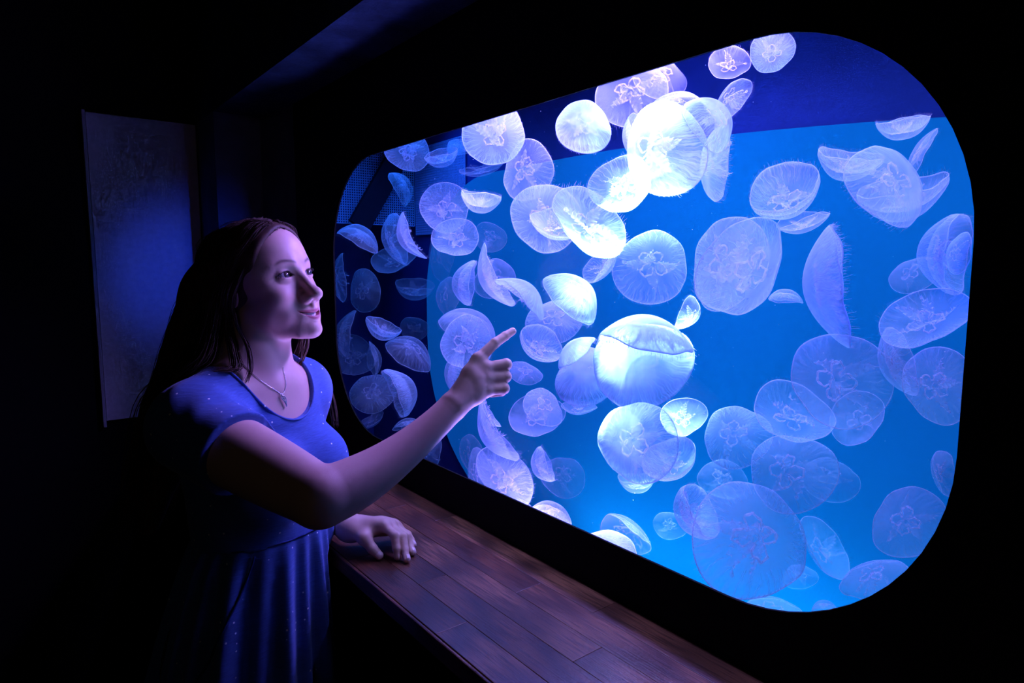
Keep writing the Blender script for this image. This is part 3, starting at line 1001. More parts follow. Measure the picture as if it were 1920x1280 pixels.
def mesh_sdf(f, lo, hi, res, bs=8, sup=4):
    """sparse surface nets"""
    lo, hi = np.asarray(lo, float), np.asarray(hi, float)
    blk = bs * res
    nb = np.ceil((hi - lo) / blk).astype(int)
    sb = np.ceil(nb / sup).astype(int)
    gl = np.arange(bs + 1)
    G = np.stack(np.meshgrid(gl, gl, gl, indexing='ij'), -1).reshape(-1, 3)
    cells, cverts, edges = [], [], []
    big = 1 << 20

    def key(ijk):
        return (ijk[..., 0].astype(np.int64) * big + ijk[..., 1]) * big + ijk[..., 2]
    corner = np.array([[i, j, k] for i in (0, 1) for j in (0, 1) for k in (0, 1)])
    ce = [(0, 4), (1, 5), (2, 6), (3, 7), (0, 2), (1, 3), (4, 6), (5, 7), (0, 1), (2, 3), (4, 5), (6, 7)]
    bl = np.stack(np.meshgrid(*[np.arange(sup)] * 3, indexing='ij'), -1).reshape(-1, 3)
    for si in np.ndindex(*sb):
        bi = bl + np.array(si) * sup
        bi = bi[(bi < nb).all(1)]
        if len(bi) == 0: continue
        sc = lo + (np.array(si) + 0.5) * sup * blk
        v = f(sc[None], True)
        if v[0] > sup * blk * 0.95 + 0.01 and v[0] < 0.99: continue
        ctr = lo + (bi + 0.5) * blk
        v = f(ctr)
        bi = bi[np.abs(v) < blk * 0.87 * 1.35 + 0.002]
        if len(bi) == 0: continue
        gi = bi[:, None, :] * bs + G[None]
        P = lo + gi.reshape(-1, 3) * res
        val = f(P).reshape(len(bi), bs + 1, bs + 1, bs + 1)
        s = val < 0
        cv = np.stack([val[:, i:i + bs, j:j + bs, k:k + bs] for i, j, k in corner], -1)
        ns = (cv < 0).sum(-1)
        act = np.argwhere((ns > 0) & (ns < 8))
        if len(act):
            c8 = cv[act[:, 0], act[:, 1], act[:, 2], act[:, 3]]
            acc = np.zeros((len(act), 3)); cnt = np.zeros(len(act))
            for a, b in ce:
                va, vb = c8[:, a], c8[:, b]
                m = (va < 0) != (vb < 0)
                t = np.where(m, va / np.where(m, va - vb, 1), 0)
                acc += m[:, None] * (corner[a] + t[:, None] * (corner[b] - corner[a]))
                cnt += m
            g = bi[act[:, 0]] * bs + act[:, 1:]
            cells.append(key(g))
            cverts.append(lo + (g + acc / cnt[:, None]) * res)
        for ax in range(3):
            sl0 = [slice(None)] + [slice(0, bs)] * 3
            sl1 = list(sl0); sl1[ax + 1] = slice(1, bs + 1)
            d0, d1 = s[tuple(sl0)], s[tuple(sl1)]
            e = np.argwhere(d0 != d1)
            if len(e):
                g = bi[e[:, 0]] * bs + e[:, 1:]
                edges.append((ax, g, d0[e[:, 0], e[:, 1], e[:, 2], e[:, 3]]))
    ck = np.concatenate(cells); cp = np.concatenate(cverts)
    order = np.argsort(ck); ck = ck[order]; cp = cp[order]
    quads = []
    for ax, g, inside in edges:
        b, c = np.eye(3, dtype=int)[(ax + 1) % 3], np.eye(3, dtype=int)[(ax + 2) % 3]
        ks = [key(g), key(g - b), key(g - b - c), key(g - c)]
        idx = [np.searchsorted(ck, k) for k in ks]
        ok = np.ones(len(g), bool)
        for i, k in zip(idx, ks):
            i[i >= len(ck)] = 0
            ok &= ck[i] == k
        q = np.stack(idx, 1)
        q[~inside] = q[~inside][:, ::-1]
        quads.append(q[ok])
    Q = np.concatenate(quads)
    for _ in range(2):                                     # settle the vertices on the surface
        e = res * 0.4
        d0 = chunked(f, cp)
        gr = np.stack([chunked(f, cp + np.eye(3)[i] * e) - d0 for i in range(3)], 1) / e
        g2 = (gr * gr).sum(1) + 1e-6
        step = np.clip(d0 / g2, -res, res)
        cp = cp - gr * step[:, None] * 0.8
    return cp, Q


def chunked(f, P, n=3000):
    # vertices are sorted by x first; sort again into boxes so that culling bites
    key = np.floor(P / 0.06).astype(int)
    order = np.lexsort((key[:, 2], key[:, 1], key[:, 0]))
    kk = key[order]
    brk = np.flatnonzero((np.diff(kk, axis=0) != 0).any(1)) + 1
    out = np.empty(len(P))
    for seg in np.split(order, brk):
        out[seg] = f(P[seg])
    return out


def np_mesh(name, V, Q, mat, parent, colors=None):
    me = bpy.data.meshes.new(name)
    me.vertices.add(len(V)); me.vertices.foreach_set('co', np.asarray(V, np.float32).ravel())
    me.loops.add(Q.size); me.loops.foreach_set('vertex_index', Q.astype(np.int32).ravel())
    me.polygons.add(len(Q))
    me.polygons.foreach_set('loop_start', np.arange(0, Q.size, Q.shape[1], dtype=np.int32))
    me.update(calc_edges=True); me.validate()
    if colors is not None:
        at = me.color_attributes.new('tone', 'FLOAT_COLOR', 'POINT')
        c = np.ones((len(V), 4), np.float32); c[:, :3] = colors
        at.data.foreach_set('color', c.ravel())
    return link_mesh(name, me, mat, parent)


# ------------------------------------------------------------------ materials of the girl
t = NT('skin')
at = t.n('ShaderNodeAttribute', attribute_name='tone')
tcx = t.n('ShaderNodeTexCoord').outputs['Object']
mott = t.noise(tcx, 90, 3.0)
c_ = t.mix(t.math('MULTIPLY', t.ramp(mott, [(0.35, 0.0), (0.75, 1.0)]), 0.16), at.outputs['Color'], (0.55, 0.27, 0.24))
nd = t.principled(Base_Color=c_, Roughness=0.50, Normal=t.bump(t.noise(tcx, 900, 2.0), 0.10, 0.001))
nd.inputs['Specular IOR Level'].default_value = 0.35
M['skin'] = t.m

t = NT('eye')
at = t.n('ShaderNodeAttribute', attribute_name='tone')
nd = t.principled(Base_Color=at.outputs['Color'], Roughness=0.06)
M['eye'] = t.m
M['teeth'] = mat_plain('teeth', (0.80, 0.78, 0.74), 0.25, 0.5)
M['nail'] = mat_plain('finger_nail', (0.86, 0.64, 0.62), 0.2, 0.6)
M['lash'] = mat_plain('dark_lash', (0.02, 0.014, 0.012), 0.6, 0.2)
M['hair'] = mat_plain('brown_hair', (0.085, 0.048, 0.034), 0.60, 0.18, 0.4, 60)
M['silver'] = mat_plain('silver', (0.75, 0.73, 0.72), 0.25, 0.5)
M['silver'].node_tree.nodes['Principled BSDF'].inputs['Metallic'].default_value = 1.0


def cloth_mat(name, col):
    t = NT(name)
    tcx = t.n('ShaderNodeTexCoord').outputs['Object']
    vo = t.n('ShaderNodeTexVoronoi', feature='F1'); t.set(vo, 'Vector', tcx); t.set(vo, 'Scale', 52.0); t.set(vo, 'Randomness', 0.75)
    dots = t.ramp(vo.outputs['Distance'], [(0.080, 1.0), (0.098, 0.0)])
    mp = t.n('ShaderNodeMapping'); t.set(mp, 'Vector', tcx); mp.inputs['Scale'].default_value = (60, 60, 520)
    slub = t.noise(mp.outputs[0], 1.0, 3.0, 0.6)
    c = t.mix(t.ramp(slub, [(0.3, 0.0), (0.7, 1.0)]), [q * 0.80 for q in col], [min(1, q * 1.12) for q in col])
    c = t.mix(dots, c, (0.85, 0.88, 0.9))
    nd = t.principled(Base_Color=c, Roughness=0.85, Normal=t.bump(slub, 0.15, 0.002))
    nd.inputs['Specular IOR Level'].default_value = 0.15
    nd.inputs['Sheen Weight'].default_value = 0.15
    return t.m


M['dress'] = cloth_mat('blue_dotted_jersey', (0.060, 0.13, 0.42))
M['seam'] = mat_plain('dark_blue_seam', (0.02, 0.04, 0.15), 0.9, 0.1)
M['shoe'] = mat_plain('dark_shoe', (0.03, 0.03, 0.035), 0.5, 0.3)


# ------------------------------------------------------------------ pose: head frame and torso frame (right, forward, up)
def head_frame(yaw, pitch, roll):
    f = A(math.cos(yaw) * math.cos(pitch), math.sin(yaw) * math.cos(pitch), math.sin(pitch))
    r = A(math.sin(yaw), -math.cos(yaw), 0)
    u = np.cross(r, f)
    r2 = r * math.cos(roll) + u * math.sin(roll)
    return np.stack([r2, f, np.cross(r2, f)], 1)


HO = A(0.368, 1.198, 1.511)
HR = head_frame(math.radians(-58.0), math.radians(13.2), math.radians(-3.9))
TO = np.array(at_depth(532, 712, 1.13))
TR = head_frame(math.radians(-55.0), math.radians(2.0), 0.0)


def hp(x, y, z): return HO + HR @ A(x, y, z)
def tp(x, y, z): return TO + TR @ A(x, y, z)
def dp(x, y, z): return np.array(at_depth(x, y, z))


person = empty('person', (float(TO[0]) - 0.05, float(TO[1]) + 0.05, 0.0))
tag(person, 'girl in a blue dotted dress pointing at jellyfish, other hand on the oak shelf', 'person')
PO = np.array(person.location)

RSH, LSH = tp(0.148, -0.055, -0.056), tp(-0.130, -0.070, -0.052)
RELB, RWR = dp(600, 933, 0.88), dp(846, 765, 1.02)
RMID, LMID = dp(694, 889, 0.93), None
LELB, LWR = dp(548, 925, 1.36), dp(652, 990, 1.215)


def add_torso(S, o=0.0):
    S.ell(tp(0, -.068, -.135), (.135 + o, .092 + o, .185 + o), TR, .03)
    S.rc(tp(-.125, -.062, -.045), tp(.125, -.062, -.045), .048 + o, .048 + o, .04)
    S.ell(tp(0, -.050, -.055), (.105 + o, .052 + o, .085 + o), TR, .03)
    for s in (1, -1):
        S.rc(tp(s * .025, -.078, .015), tp(s * .125, -.062, -.035), .030 + o, .036 + o, .035)
        S.ell(tp(s * .068, -.002, -.165), (.064 + o, .058 + o, .064 + o), TR, .03)
    return S


def add_lower_torso(S, o=0.0):
    S.ell(tp(0, -.055, -.285), (.122 + o, .098 + o, .12 + o), TR, .05)
    return S


# ---- the head
LW, LY, LB, LZ, LU = .0285, .0890, .0185, -.0728, .0100      # mouth: half width, front, how far the corners lie back, height, how far they rise
def add_head(S):
    S.ell(hp(0, -.014, .028), (.0715, .090, .078), HR, .01)
    S.ell(hp(0, .034, .036), (.060, .050, .058), HR, .03)
    S.ell(hp(0, .026, -.038), (.0565, .052, .066), HR, .03)
    for s in (1, -1):
        S.rc(hp(s * .052, .002, -.055), hp(s * .017, .064, -.0965), .0165, .0135, .025)
        S.ell(hp(s * .040, .056, -.036), (.020, .019, .020), HR, .022)                      # smiling cheeks
        S.ell(hp(s * .050, .042, -.012), (.016, .018, .013), HR, .02)                        # cheek bones
        S.rc(hp(s * .014, .0745, .0185), hp(s * .043, .060, .0195), .0105, .010, .016)       # brow ridge
    S.ell(hp(0, .0695, -.071), (.030, .0222, .022), HR, .018)                                # muzzle
    S.ell(hp(0, .0775, -.1005), (.0155, .0145, .0125), HR, .014)                             # chin
    for s in (1, -1):
        S.ell(hp(s * .031, .0900, -.001), (.0165, .0125, .0105), HR, .012, 's')              # eye sockets
    S.rc(hp(0, .0785, .006), hp(0, .0985, -.034), .0078, .0088, .010)                        # nose
    S.ell(hp(0, .1030, -.0405), (.0115, .0120, .0108), HR, .009)
    for s in (1, -1):
        S.rc(hp(s * .0085, .0800, -.036), hp(s * .0080, .0850, -.046), .0070, .0065, .008)
        S.ell(hp(s * .0122, .0910, -.0458), (.0066, .0100, .0074), HR, .006)
        S.ell(hp(s * .050, .030, .012), (.018, .024, .024), HR, .02)
        S.ell(hp(s * .046, .034, -.052), (.018, .022, .022), HR, .02)
        S.ell(hp(s * .0060, .0985, -.0520), (.0030, .0050, .0028), HR, .003, 's')
        S.ell(hp(s * .031, .0670, 0), (.0160, .0146, .0148), HR, .004)                       # lids over the eyeball
    S.rc(hp(0, .0920, -.052), hp(0, .0895, -.062), .0032, .004, .006)

    def lid_open(P):
        q = (P - HO) @ HR
        x = np.abs(q[:, 0]) - .031
        zu = .0070 * (1 - (x / .0162) ** 2) + x * .03
        zl = -.0034 * (1 - (x / .0162) ** 2) + x * .03
        return np.maximum(np.maximum(q[:, 2] - zu, zl - q[:, 2]), .0675 - q[:, 1]) * .8
    S.add((lid_open, hp(0, .07, 0), .055), .0012, 's')
    # lips

    def lip(dz0, dz1, r0, r1, dy0, dy1):
        def f(P):
            q = (P - HO) @ HR
            x = np.clip(q[:, 0], -LW, LW)
            u = (x / LW) ** 2
            y, z = LY - u * LB, LZ + u * LU
            w = 1 - u
            bow = -.0011 * np.exp(-(x / .0038) ** 2) * (dz1 > 0)
            yc, zc = y + dy0 + dy1 * w, z + dz0 + dz1 * w + bow
            return (np.sqrt((q[:, 0] - x) ** 2 + (q[:, 1] - yc) ** 2 + ((q[:, 2] - zc) * .92) ** 2) - (r0 + r1 * w ** .8)) * .85
        return f, hp(0, LY - .008, LZ), .036
    S.add(lip(.0014, .0034, .0013, .0034, -.0016, .0010), .0028)
    S.add(lip(-.0014, -.0056, .0013, .0046, -.0024, .0008), .0028)

    def mouth(P):
        q = (P - HO) @ HR
        x = q[:, 0]
        u = (x / LW) ** 2
        ym, zm = LY - u * LB, LZ + u * LU
        hh = .0030 * (1 - (x / (LW * .97)) ** 4)
        return np.maximum(np.abs(q[:, 2] - zm + .0008) - hh, ym - .0085 - q[:, 1]) * .8
    S.add((mouth, hp(0, .085, -.071), .035), .0012, 's')
    for s in (1, -1):
        S.ell(hp(s * .0370, .0580, -.0640), (.0085, .0110, .0130), HR, .016)                 # cheek pushed up beside the mouth
        S.ell(hp(s * .0725, -.014, -.004), (.0065, .0165, .0290), HR @ np.array([[1, 0, 0], [0, .97, -.24], [0, .24, .97]]), .006)
        S.ell(hp(s * .0790, -.009, -.002), (.0045, .0095, .0190), HR, .005, 's')
    return S


trunk = Sdf()
add_torso(trunk)
skin = Sdf()
skin.rc(hp(0, -.018, -.040), tp(0, -.062, .045), .0465, .0460, .022)
skin.rc(tp(0, -.062, .045), tp(0, -.060, -.02), .0465, .052, .03)
for s in (1, -1):
    skin.rc(tp(s * .018, -.008, -.012), tp(s * .10, -.040, -.006), .0085, .0075, .022)         # collar bones
    skin.rc(hp(s * .052, -.012, -.050), tp(s * .016, -.012, .002), .011, .007, .028)           # neck cords
headS = Sdf(); add_head(headS)


def arm(S, sh, el, m2, wr, up=(.054, .051, .040), lo=(.0400, .0355, .0225)):
    S.add(_bez(sh, (sh + el) / 2 + 1e-4, el, .5, (0, .5, 1), up), .03)
    S.add(_bez(el, m2, wr, .38, (0, .3, .65, 1), (lo[0], lo[0] * .3 + lo[1] * .7, lo[1] * .45 + lo[2] * .55, lo[2])), .007)


arm(skin, RSH, RELB, RMID, RWR)
arm(skin, LSH, LELB, LELB * .62 + LWR * .38, LWR, up=(.047, .042, .036), lo=(.034, .031, .0215))

# right hand: pointing, three fingers folded
H_R = {
 'index': [dp(896, 674, 1.055), dp(928, 643, 1.072), dp(947, 630, 1.085), dp(961, 621, 1.094)],
 'middle': [dp(909, 690, 1.055), dp(949, 683, 1.066), dp(944, 692, 1.094), dp(922, 699, 1.098)],
 'ring': [dp(911, 710, 1.052), dp(948, 706, 1.064), dp(942, 713, 1.090), dp(920, 718, 1.092)],
 'little': [dp(909, 732, 1.048), dp(945, 728, 1.058), dp(940, 733, 1.080), dp(921, 737, 1.082)],
 'thumb': [dp(866, 744, 1.055), dp(884, 708, 1.100), dp(910, 697, 1.115), dp(929, 697, 1.116)],
}
FR = {'index': (.0096, .0084, .0075, .0064), 'middle': (.0096, .0097, .0088, .0076), 'ring': (.0096, .0096, .0086, .0074), 'little': (.0092, .0090, .0082, .0070), 'thumb': (.0135, .0115, .0100, .0085)}
for k, p in H_R.items():
    r = FR[k]
    if k != 'thumb':
        skin.rc(RWR * .88 + p[0] * .12, p[0], .0165, .0112 if k == 'index' else .0125, .009)
    skin.chain(p, r, .006, .002)
for a, b in (('index', 'middle'), ('middle', 'ring'), ('ring', 'little')):
    skin.rc(H_R[a][0] * .7 + RWR * .3, H_R[b][0] * .7 + RWR * .3, .0130, .0130, .008)
skin.rc(RWR, H_R['thumb'][0], .017, .015, .010)

# left hand: resting arched on the shelf, finger tips down
def sh(px, py, up): return np.array(at_height(px, py, SHELF_Z + up))
H_L = {
 'thumb': [dp(664, 996, 1.200), dp(683, 1008, 1.178), dp(698, 1028, 1.172), sh(711, 1041, .0085)],
 'index': [dp(719, 984, 1.195), dp(739, 1003, 1.176), dp(743, 1028, 1.170), sh(745, 1044, .0068)],
 'middle': [dp(730, 983, 1.216), dp(755, 1006, 1.186), dp(759, 1031, 1.172), sh(762, 1048, .0068)],
 'ring': [dp(738, 985, 1.236), dp(764, 1006, 1.212), dp(769, 1022, 1.204), sh(773, 1035, .0066)],
 'little': [dp(742, 988, 1.254), dp(764, 1002, 1.242), dp(770, 1012, 1.236), sh(774, 1021, .0062)],
}
for k, p in H_L.items():
    r = [q * (.90 if k in ('thumb', 'index') else .83) for q in FR[k]]
    if k != 'thumb':
        skin.rc(LWR * .9 + p[0] * .1, p[0], .0170, .0120, .016)
    skin.chain(p, r, .008, .003)
for a, b in (('index', 'middle'), ('middle', 'ring'), ('ring', 'little')):
    skin.rc(H_L[a][0] * .8 + LWR * .2, H_L[b][0] * .8 + LWR * .2, .0112, .0112, .012)
skin.rc(LWR, H_L['thumb'][0], .017, .0145, .015)
skin.rc(H_L['thumb'][1], H_L['index'][0] * .6 + LWR * .4, .009, .010, .014)


def smin(d, v, k):
    h = np.clip(0.5 + 0.5 * (d - v) / k, 0, 1)
    return d + (v - d) * h - k * h * (1 - h)


def skin_f(P, cull=True):
    # the trunk below the neckline lies under the dress: closed off there
    d = trunk(P, cull)
    d = np.maximum(d, -.13 - ((P - TO) @ TR)[:, 2])
    d = smin(d, skin(P, cull), .028)
    return smin(d, headS(P, cull), .012)


def on_skin(px, py, off=0.0, z0=0.85, z1=1.45):
    """first point of the skin seen at a pixel"""
    zs = np.linspace(z0, z1, 600)
    P = np.array([dp(px, py, z) for z in zs])
    d = skin_f(P, False)
    i = np.argmax(d < off) if (d < off).any() else int(np.argmin(d))
    return P[i]


RES = 0.0017
SV, SQ = mesh_sdf(skin_f, (0.12, 0.60, 1.0), (0.74, 1.50, 1.66), RES)
ql = (SV - HO) @ HR
tone = np.tile(A(0.66, 0.43, 0.345), (len(SV), 1))


def blend(mask, col):
    global tone
    tone = tone * (1 - mask[:, None]) + A(*col) * mask[:, None]


def sstep(a, b, x):
    t_ = np.clip((x - a) / (b - a), 0, 1)
    return t_ * t_ * (3 - 2 * t_)


onface = (ql[:, 1] > .03) & (np.abs(ql[:, 0]) < .075) & (np.abs(ql[:, 2]) < .13)
u_ = (ql[:, 0] / LW) ** 2
lipc = LZ + u_ * LU
hu, hl = .0072 * np.clip(1 - u_, 0, 1) + .0012, .0098 * np.clip(1 - u_, 0, 1) + .001
lip = onface * (u_ < 1.05) * (1 - sstep(.85, 1.1, np.where(ql[:, 2] > lipc, (ql[:, 2] - lipc) / hu, (lipc - ql[:, 2]) / hl))) * (ql[:, 1] > .065)
blend(lip * .95, (0.44, 0.12, 0.14))
ax_ = np.abs(ql[:, 0])
bz = .0190 + .0060 * np.sin(np.clip((ax_ - .010) / .040, 0, 1) * 2.3) - .004 * sstep(.035, .052, ax_)
brow = onface * (ax_ > .010) * (ax_ < .052) * np.exp(-((ql[:, 2] - bz) / .0027) ** 2) * sstep(.008, .016, ax_) * (1 - sstep(.042, .052, ax_))
blend(brow * .95, (0.09, 0.05, 0.035))
ex = ax_ - .031
zu = .0070 * (1 - (ex / .0162) ** 2) + ex * .03
zl = -.0034 * (1 - (ex / .0162) ** 2) + ex * .03
lash = onface * (np.abs(ex) < .0175) * np.maximum(np.exp(-((ql[:, 2] - zu - .0004) / .0010) ** 2), .45 * np.exp(-((ql[:, 2] - zl + .0003) / .0008) ** 2))
blend(lash * .95, (0.04, 0.02, 0.018))
blush = onface * np.exp(-(((ax_ - .042) / .018) ** 2 + ((ql[:, 2] + .036) / .018) ** 2))
blend(blush * .30, (0.66, 0.33, 0.29))
mo = onface * (np.abs(ql[:, 2] - lipc) < .0035) * (ql[:, 1] < LY - u_ * LB - .0045) * (u_ < .9) * (ql[:, 1] > .05)
blend(np.clip(mo, 0, 1) * .9, (0.10, 0.02, 0.02))
np_mesh('skin', SV - PO, SQ, M['skin'], person, tone)

# eyes
for s, nm in ((1, 'eye'), (-1, 'eye')):
    c = hp(s * .031, .0670, 0)
    bm = bmesh.new(); bmesh.ops.create_uvsphere(bm, u_segments=40, v_segments=40, radius=.0131)
    g = HR @ A(-.06, 1.0, .10); g /= np.linalg.norm(g)
    me = bpy.data.meshes.new('eye'); bm.to_mesh(me); bm.free()
    V = np.array([v.co for v in me.vertices]) 
    # poles along the gaze, cornea bulging
    ux = np.cross(g, A(0, 0, 1)); ux /= np.linalg.norm(ux); uy_ = np.cross(ux, g)
    rad = np.hypot(V[:, 0], V[:, 1]); fr_ = V[:, 2] > 0
    bulge = np.where(fr_, .0007 * np.clip(1 - (rad / .0068) ** 2, 0, 1), 0)
    W = c + V[:, :1] * ux + V[:, 1:2] * uy_ + (V[:, 2:3] + bulge[:, None]) * g
    me.vertices.foreach_set('co', (W - PO).astype(np.float32).ravel())
    cl = np.tile(A(.58, .55, .57), (len(V), 1))
    cl[fr_ & (rad < .0072)] = (.03, .022, .025); cl[fr_ & (rad < .0062)] = (.075, .05, .05); cl[fr_ & (rad < .0028)] = (.004, .004, .004)
    at_ = me.color_attributes.new('tone', 'FLOAT_COLOR', 'POINT')
    cc_ = np.ones((len(V), 4), np.float32); cc_[:, :3] = cl; at_.data.foreach_set('color', cc_.ravel())
    link_mesh('eye', me, M['eye'], person)
    # upper lashes
    vs, fs = [], []
    rl = random.Random(3 + s)
    for i in range(34):
        x = -.0150 + .030 * i / 33
        z = .0070 * (1 - (x / .0162) ** 2) + x * .03
        yy = .0670 + math.sqrt(max(1e-6, .0150 ** 2 - x * x - z * z)) - .0004
        out_ = .0022 + .0022 * (i / 33)
        p0 = hp(s * (.031 + x), yy, z)
        p1 = hp(s * (.031 + x * 1.12), yy + out_ * .6, z + .0002)
        p2 = hp(s * (.031 + x * 1.22 + .0006), yy + out_, z + .0014 + .0008 * rl.random())
        tube_data([p0 - PO, p1 - PO, p2 - PO], [.00028, .00022, .00008], 3, False, vs, fs)
    from_data('eyelashes', vs, fs, M['lash'], person)
# upper teeth
vs, fs = [], []
xs = np.linspace(-.0235, .0235, 41)
for x in xs:
    u = (x / LW) ** 2
    ym, zm = LY - u * LB - .0030, LZ + u * LU * .95
    gap = abs((x / .0066 + .5) % 1 - .5)
    ym -= .0009 * max(0, .10 - gap) * 10
    for z in (zm + .0060, zm + .002, zm - .0030, zm - .0055):
        vs.append(hp(x, ym - (.0006 if z < zm - .005 else 0), z) - PO)
for i in range(40):
    for j in range(3):
        k = i * 4 + j
        fs.append((k, k + 4, k + 5, k + 1))
from_data('teeth', vs, fs, M['teeth'], person)


# finger nails that show: left hand
def nail(tip, prev, nrm, w, l):
    d = (tip - prev); d = d / np.linalg.norm(d)
    n = nrm - d * (nrm @ d); n = n / np.linalg.norm(n)
    sd = np.cross(d, n)
    vs, fs = [], []
    for i in range(6):
        for j in range(7):
            a = (j / 6 - .5) * 1.9
            uu = i / 5
            ww = w * (1.0 if uu < .7 else (1 - ((uu - .7) / .3) ** 2 * .55))
            q = tip + d * (-.0045 + l * uu - .001) + (sd * math.sin(a) * ww + n * (math.cos(a) * ww + .0009))
            vs.append(q - PO)
    for i in range(5):
        for j in range(6):
            k = i * 7 + j
            fs.append((k, k + 1, k + 8, k + 7))
    return from_data('finger_nail', vs, fs, M['nail'], person)


toc = lambda p: (np.array(CAM) - p) / np.linalg.norm(np.array(CAM) - p)
for k in ('thumb', 'index', 'middle', 'ring', 'little'):
    p = H_L[k]
    out = A(0, 0, .35) + (A(.5, -.7, 0) if k != 'thumb' else toc(p[3]))
    nail(p[3], p[2], out, FR[k][3] * .90, .0105 if k != 'thumb' else .012)

# ------------------------------------------------------------------ dress
SEAM_U = -.262
dress = Sdf()
add_torso(dress, .0075); add_lower_torso(dress, .0065)
NECK = dict(c=.030, w=.088, h=.096)


def neck_open(q):
    x, u = q[:, 0], q[:, 2]
    return (np.sqrt((x / NECK['w']) ** 2 + (np.minimum(u - NECK['c'], 0) / NECK['h']) ** 2) - 1) * NECK['w']


def sleeve(shd, elb, t_, r0, r1):
    ax = (elb - shd) / np.linalg.norm(elb - shd)
    hem = shd + (elb - shd) * t_
    f0 = _rc(shd - ax * .01, hem + ax * .06, r0, r1)[0]
    def f(P):
        return np.maximum(f0(P), (P - hem) @ ax)
    return f, hem, ax


SLV = [sleeve(RSH, RELB, .38, .0660, .0640), sleeve(LSH, LELB, .42, .056, .054)]


def dress_f(P, cull=True):
    d = dress(P, cull)
    for f, hem, ax in SLV:
        d = smin(d, f(P), .034)
    for f, hem, ax in SLV:
        far = np.linalg.norm(P - hem, axis=1) < .10
        d = np.where(far, np.maximum(d, (P - hem) @ ax), d)
    q = (P - TO) @ TR
    d = np.maximum(d, -neck_open(q))
    return np.maximum(d, SEAM_U - q[:, 2])


def wrinkle(P):
    """drape folds: pulls from the armpit across the chest and rings round the sleeve"""
    q = (P - TO) @ TR
    pit = A(.118, .010, -.105)
    v = q - pit
    ang = np.arctan2(v[:, 2], -v[:, 0] + 1e-6)
    rr = np.linalg.norm(v, axis=1)
    w = .0026 * np.sin(ang * 9 + rr * 25) * np.exp(-((rr - .055) / .045) ** 2) * (q[:, 0] < .14)
    f, hem, ax = SLV[0]
    a = (P - RSH) @ ax
    radial = (P - RSH) - a[:, None] * ax
    up = radial @ A(0, 0, 1.0)
    s_in = np.exp(-((np.linalg.norm(radial, axis=1) - .062) / .02) ** 2) * (a > -.05)
    front = sstep(-.02, .03, radial @ (TR @ A(0, 1.0, 0)))
    w += s_in * front * .0016 * np.sin((a * .8 + up) * 150 + .6) * (1 - sstep(.05, .09, a))
    w += .0016 * np.sin(q[:, 0] * 55 + q[:, 2] * 18) * sstep(-.14, -.20, q[:, 2])
    return w


DV, DQ = mesh_sdf(dress_f, (0.08, 0.78, 1.00), (0.64, 1.46, 1.46), .0030)
g_ = np.stack([chunked(dress_f, DV + np.eye(3)[i] * .002) - chunked(dress_f, DV - np.eye(3)[i] * .002) for i in range(3)], 1)
g_ /= np.linalg.norm(g_, axis=1)[:, None] + 1e-9
np_mesh('dress_bodice', DV + g_ * wrinkle(DV)[:, None] - PO, DQ, M['dress'], person)
bod = bpy.data.objects['dress_bodice']

# binding along the neckline
pts = []
for i in range(70):
    a = math.radians(-205 + 230 * i / 69)
    x, u = NECK['w'] * 1.012 * math.cos(a), NECK['c'] + NECK['h'] * 1.012 * min(math.sin(a), 0) + (max(math.sin(a), 0) * .05)
    fs_ = np.linspace(.12, -.12, 400)
    P = np.array([tp(x, f, u) for f in fs_])
    d = dress_f(P, False)
    i_ = int(np.argmax(d < .0006)) if (d < .0006).any() else None
    if i_: pts.append(P[i_] - PO)
vs, fs = tube_data(spline(pts[::2], 160), .0022, 6)
from_data('neck_binding', vs, fs, M['dress'], bod)

# gathered skirt
def skirt_pt(a, v):
    """a angle from the front towards her right side, v 0 at the seam .. 1 at the hem"""
    u = SEAM_U + .004 - v * .56
    e = v ** .8
    cf = -.056 - .085 * e
    ra, rb = .131 + .10 * e, .108 + .085 * e
    amp = (.0035 + .016 * v ** .7)
    fold = math.sin(a * 23 + 2.2 * math.sin(a * 3) + v * 1.4) * .6 + math.sin(a * 11 + 1.3 + v * 2.0) * .55
    if v < .05: fold *= .5 + v * 10
    k = 1 + amp * fold / .13
    p = tp(ra * k * math.sin(a), cf + rb * k * math.cos(a), u)
    lim = .442 + max(0.0, p[2] - SHELF_Z - .012) * 1.2          # the cloth rests against the edge of the shelf
    if p[0] > lim - .03:
        p[0] = lim - .03 + .03 * (1 - math.exp(-(p[0] - lim + .03) / .03))
    return p


NA_, NV_ = 260, 36
vs = [skirt_pt(2 * math.pi * i / NA_, (j / (NV_ - 1)) ** 1.25) - PO for j in range(NV_) for i in range(NA_)]
fs = [(j * NA_ + i, j * NA_ + (i + 1) % NA_, (j + 1) * NA_ + (i + 1) % NA_, (j + 1) * NA_ + i) for j in range(NV_ - 1) for i in range(NA_)]
fs = [f[::-1] for f in fs]
sk = from_data('dress_skirt', vs, fs, M['dress'], person)
# waist seam and pocket edge
def seam_tube(name, pts, r, par):
    v_, f_ = tube_data(pts, r, 5)
    return from_data(name, v_, f_, M['seam'], par)
seam_tube('waist_seam', [(skirt_pt(2 * math.pi * i / 120, 0.0) - PO) for i in range(121)], .0016, sk)
seam_tube('pocket_edge', [(skirt_pt(.95 + .95 * (i / 40) ** 1.3, .02 + .55 * i / 40) + TR @ A(.003, .001, 0) - PO) for i in range(41)], .0018, sk)

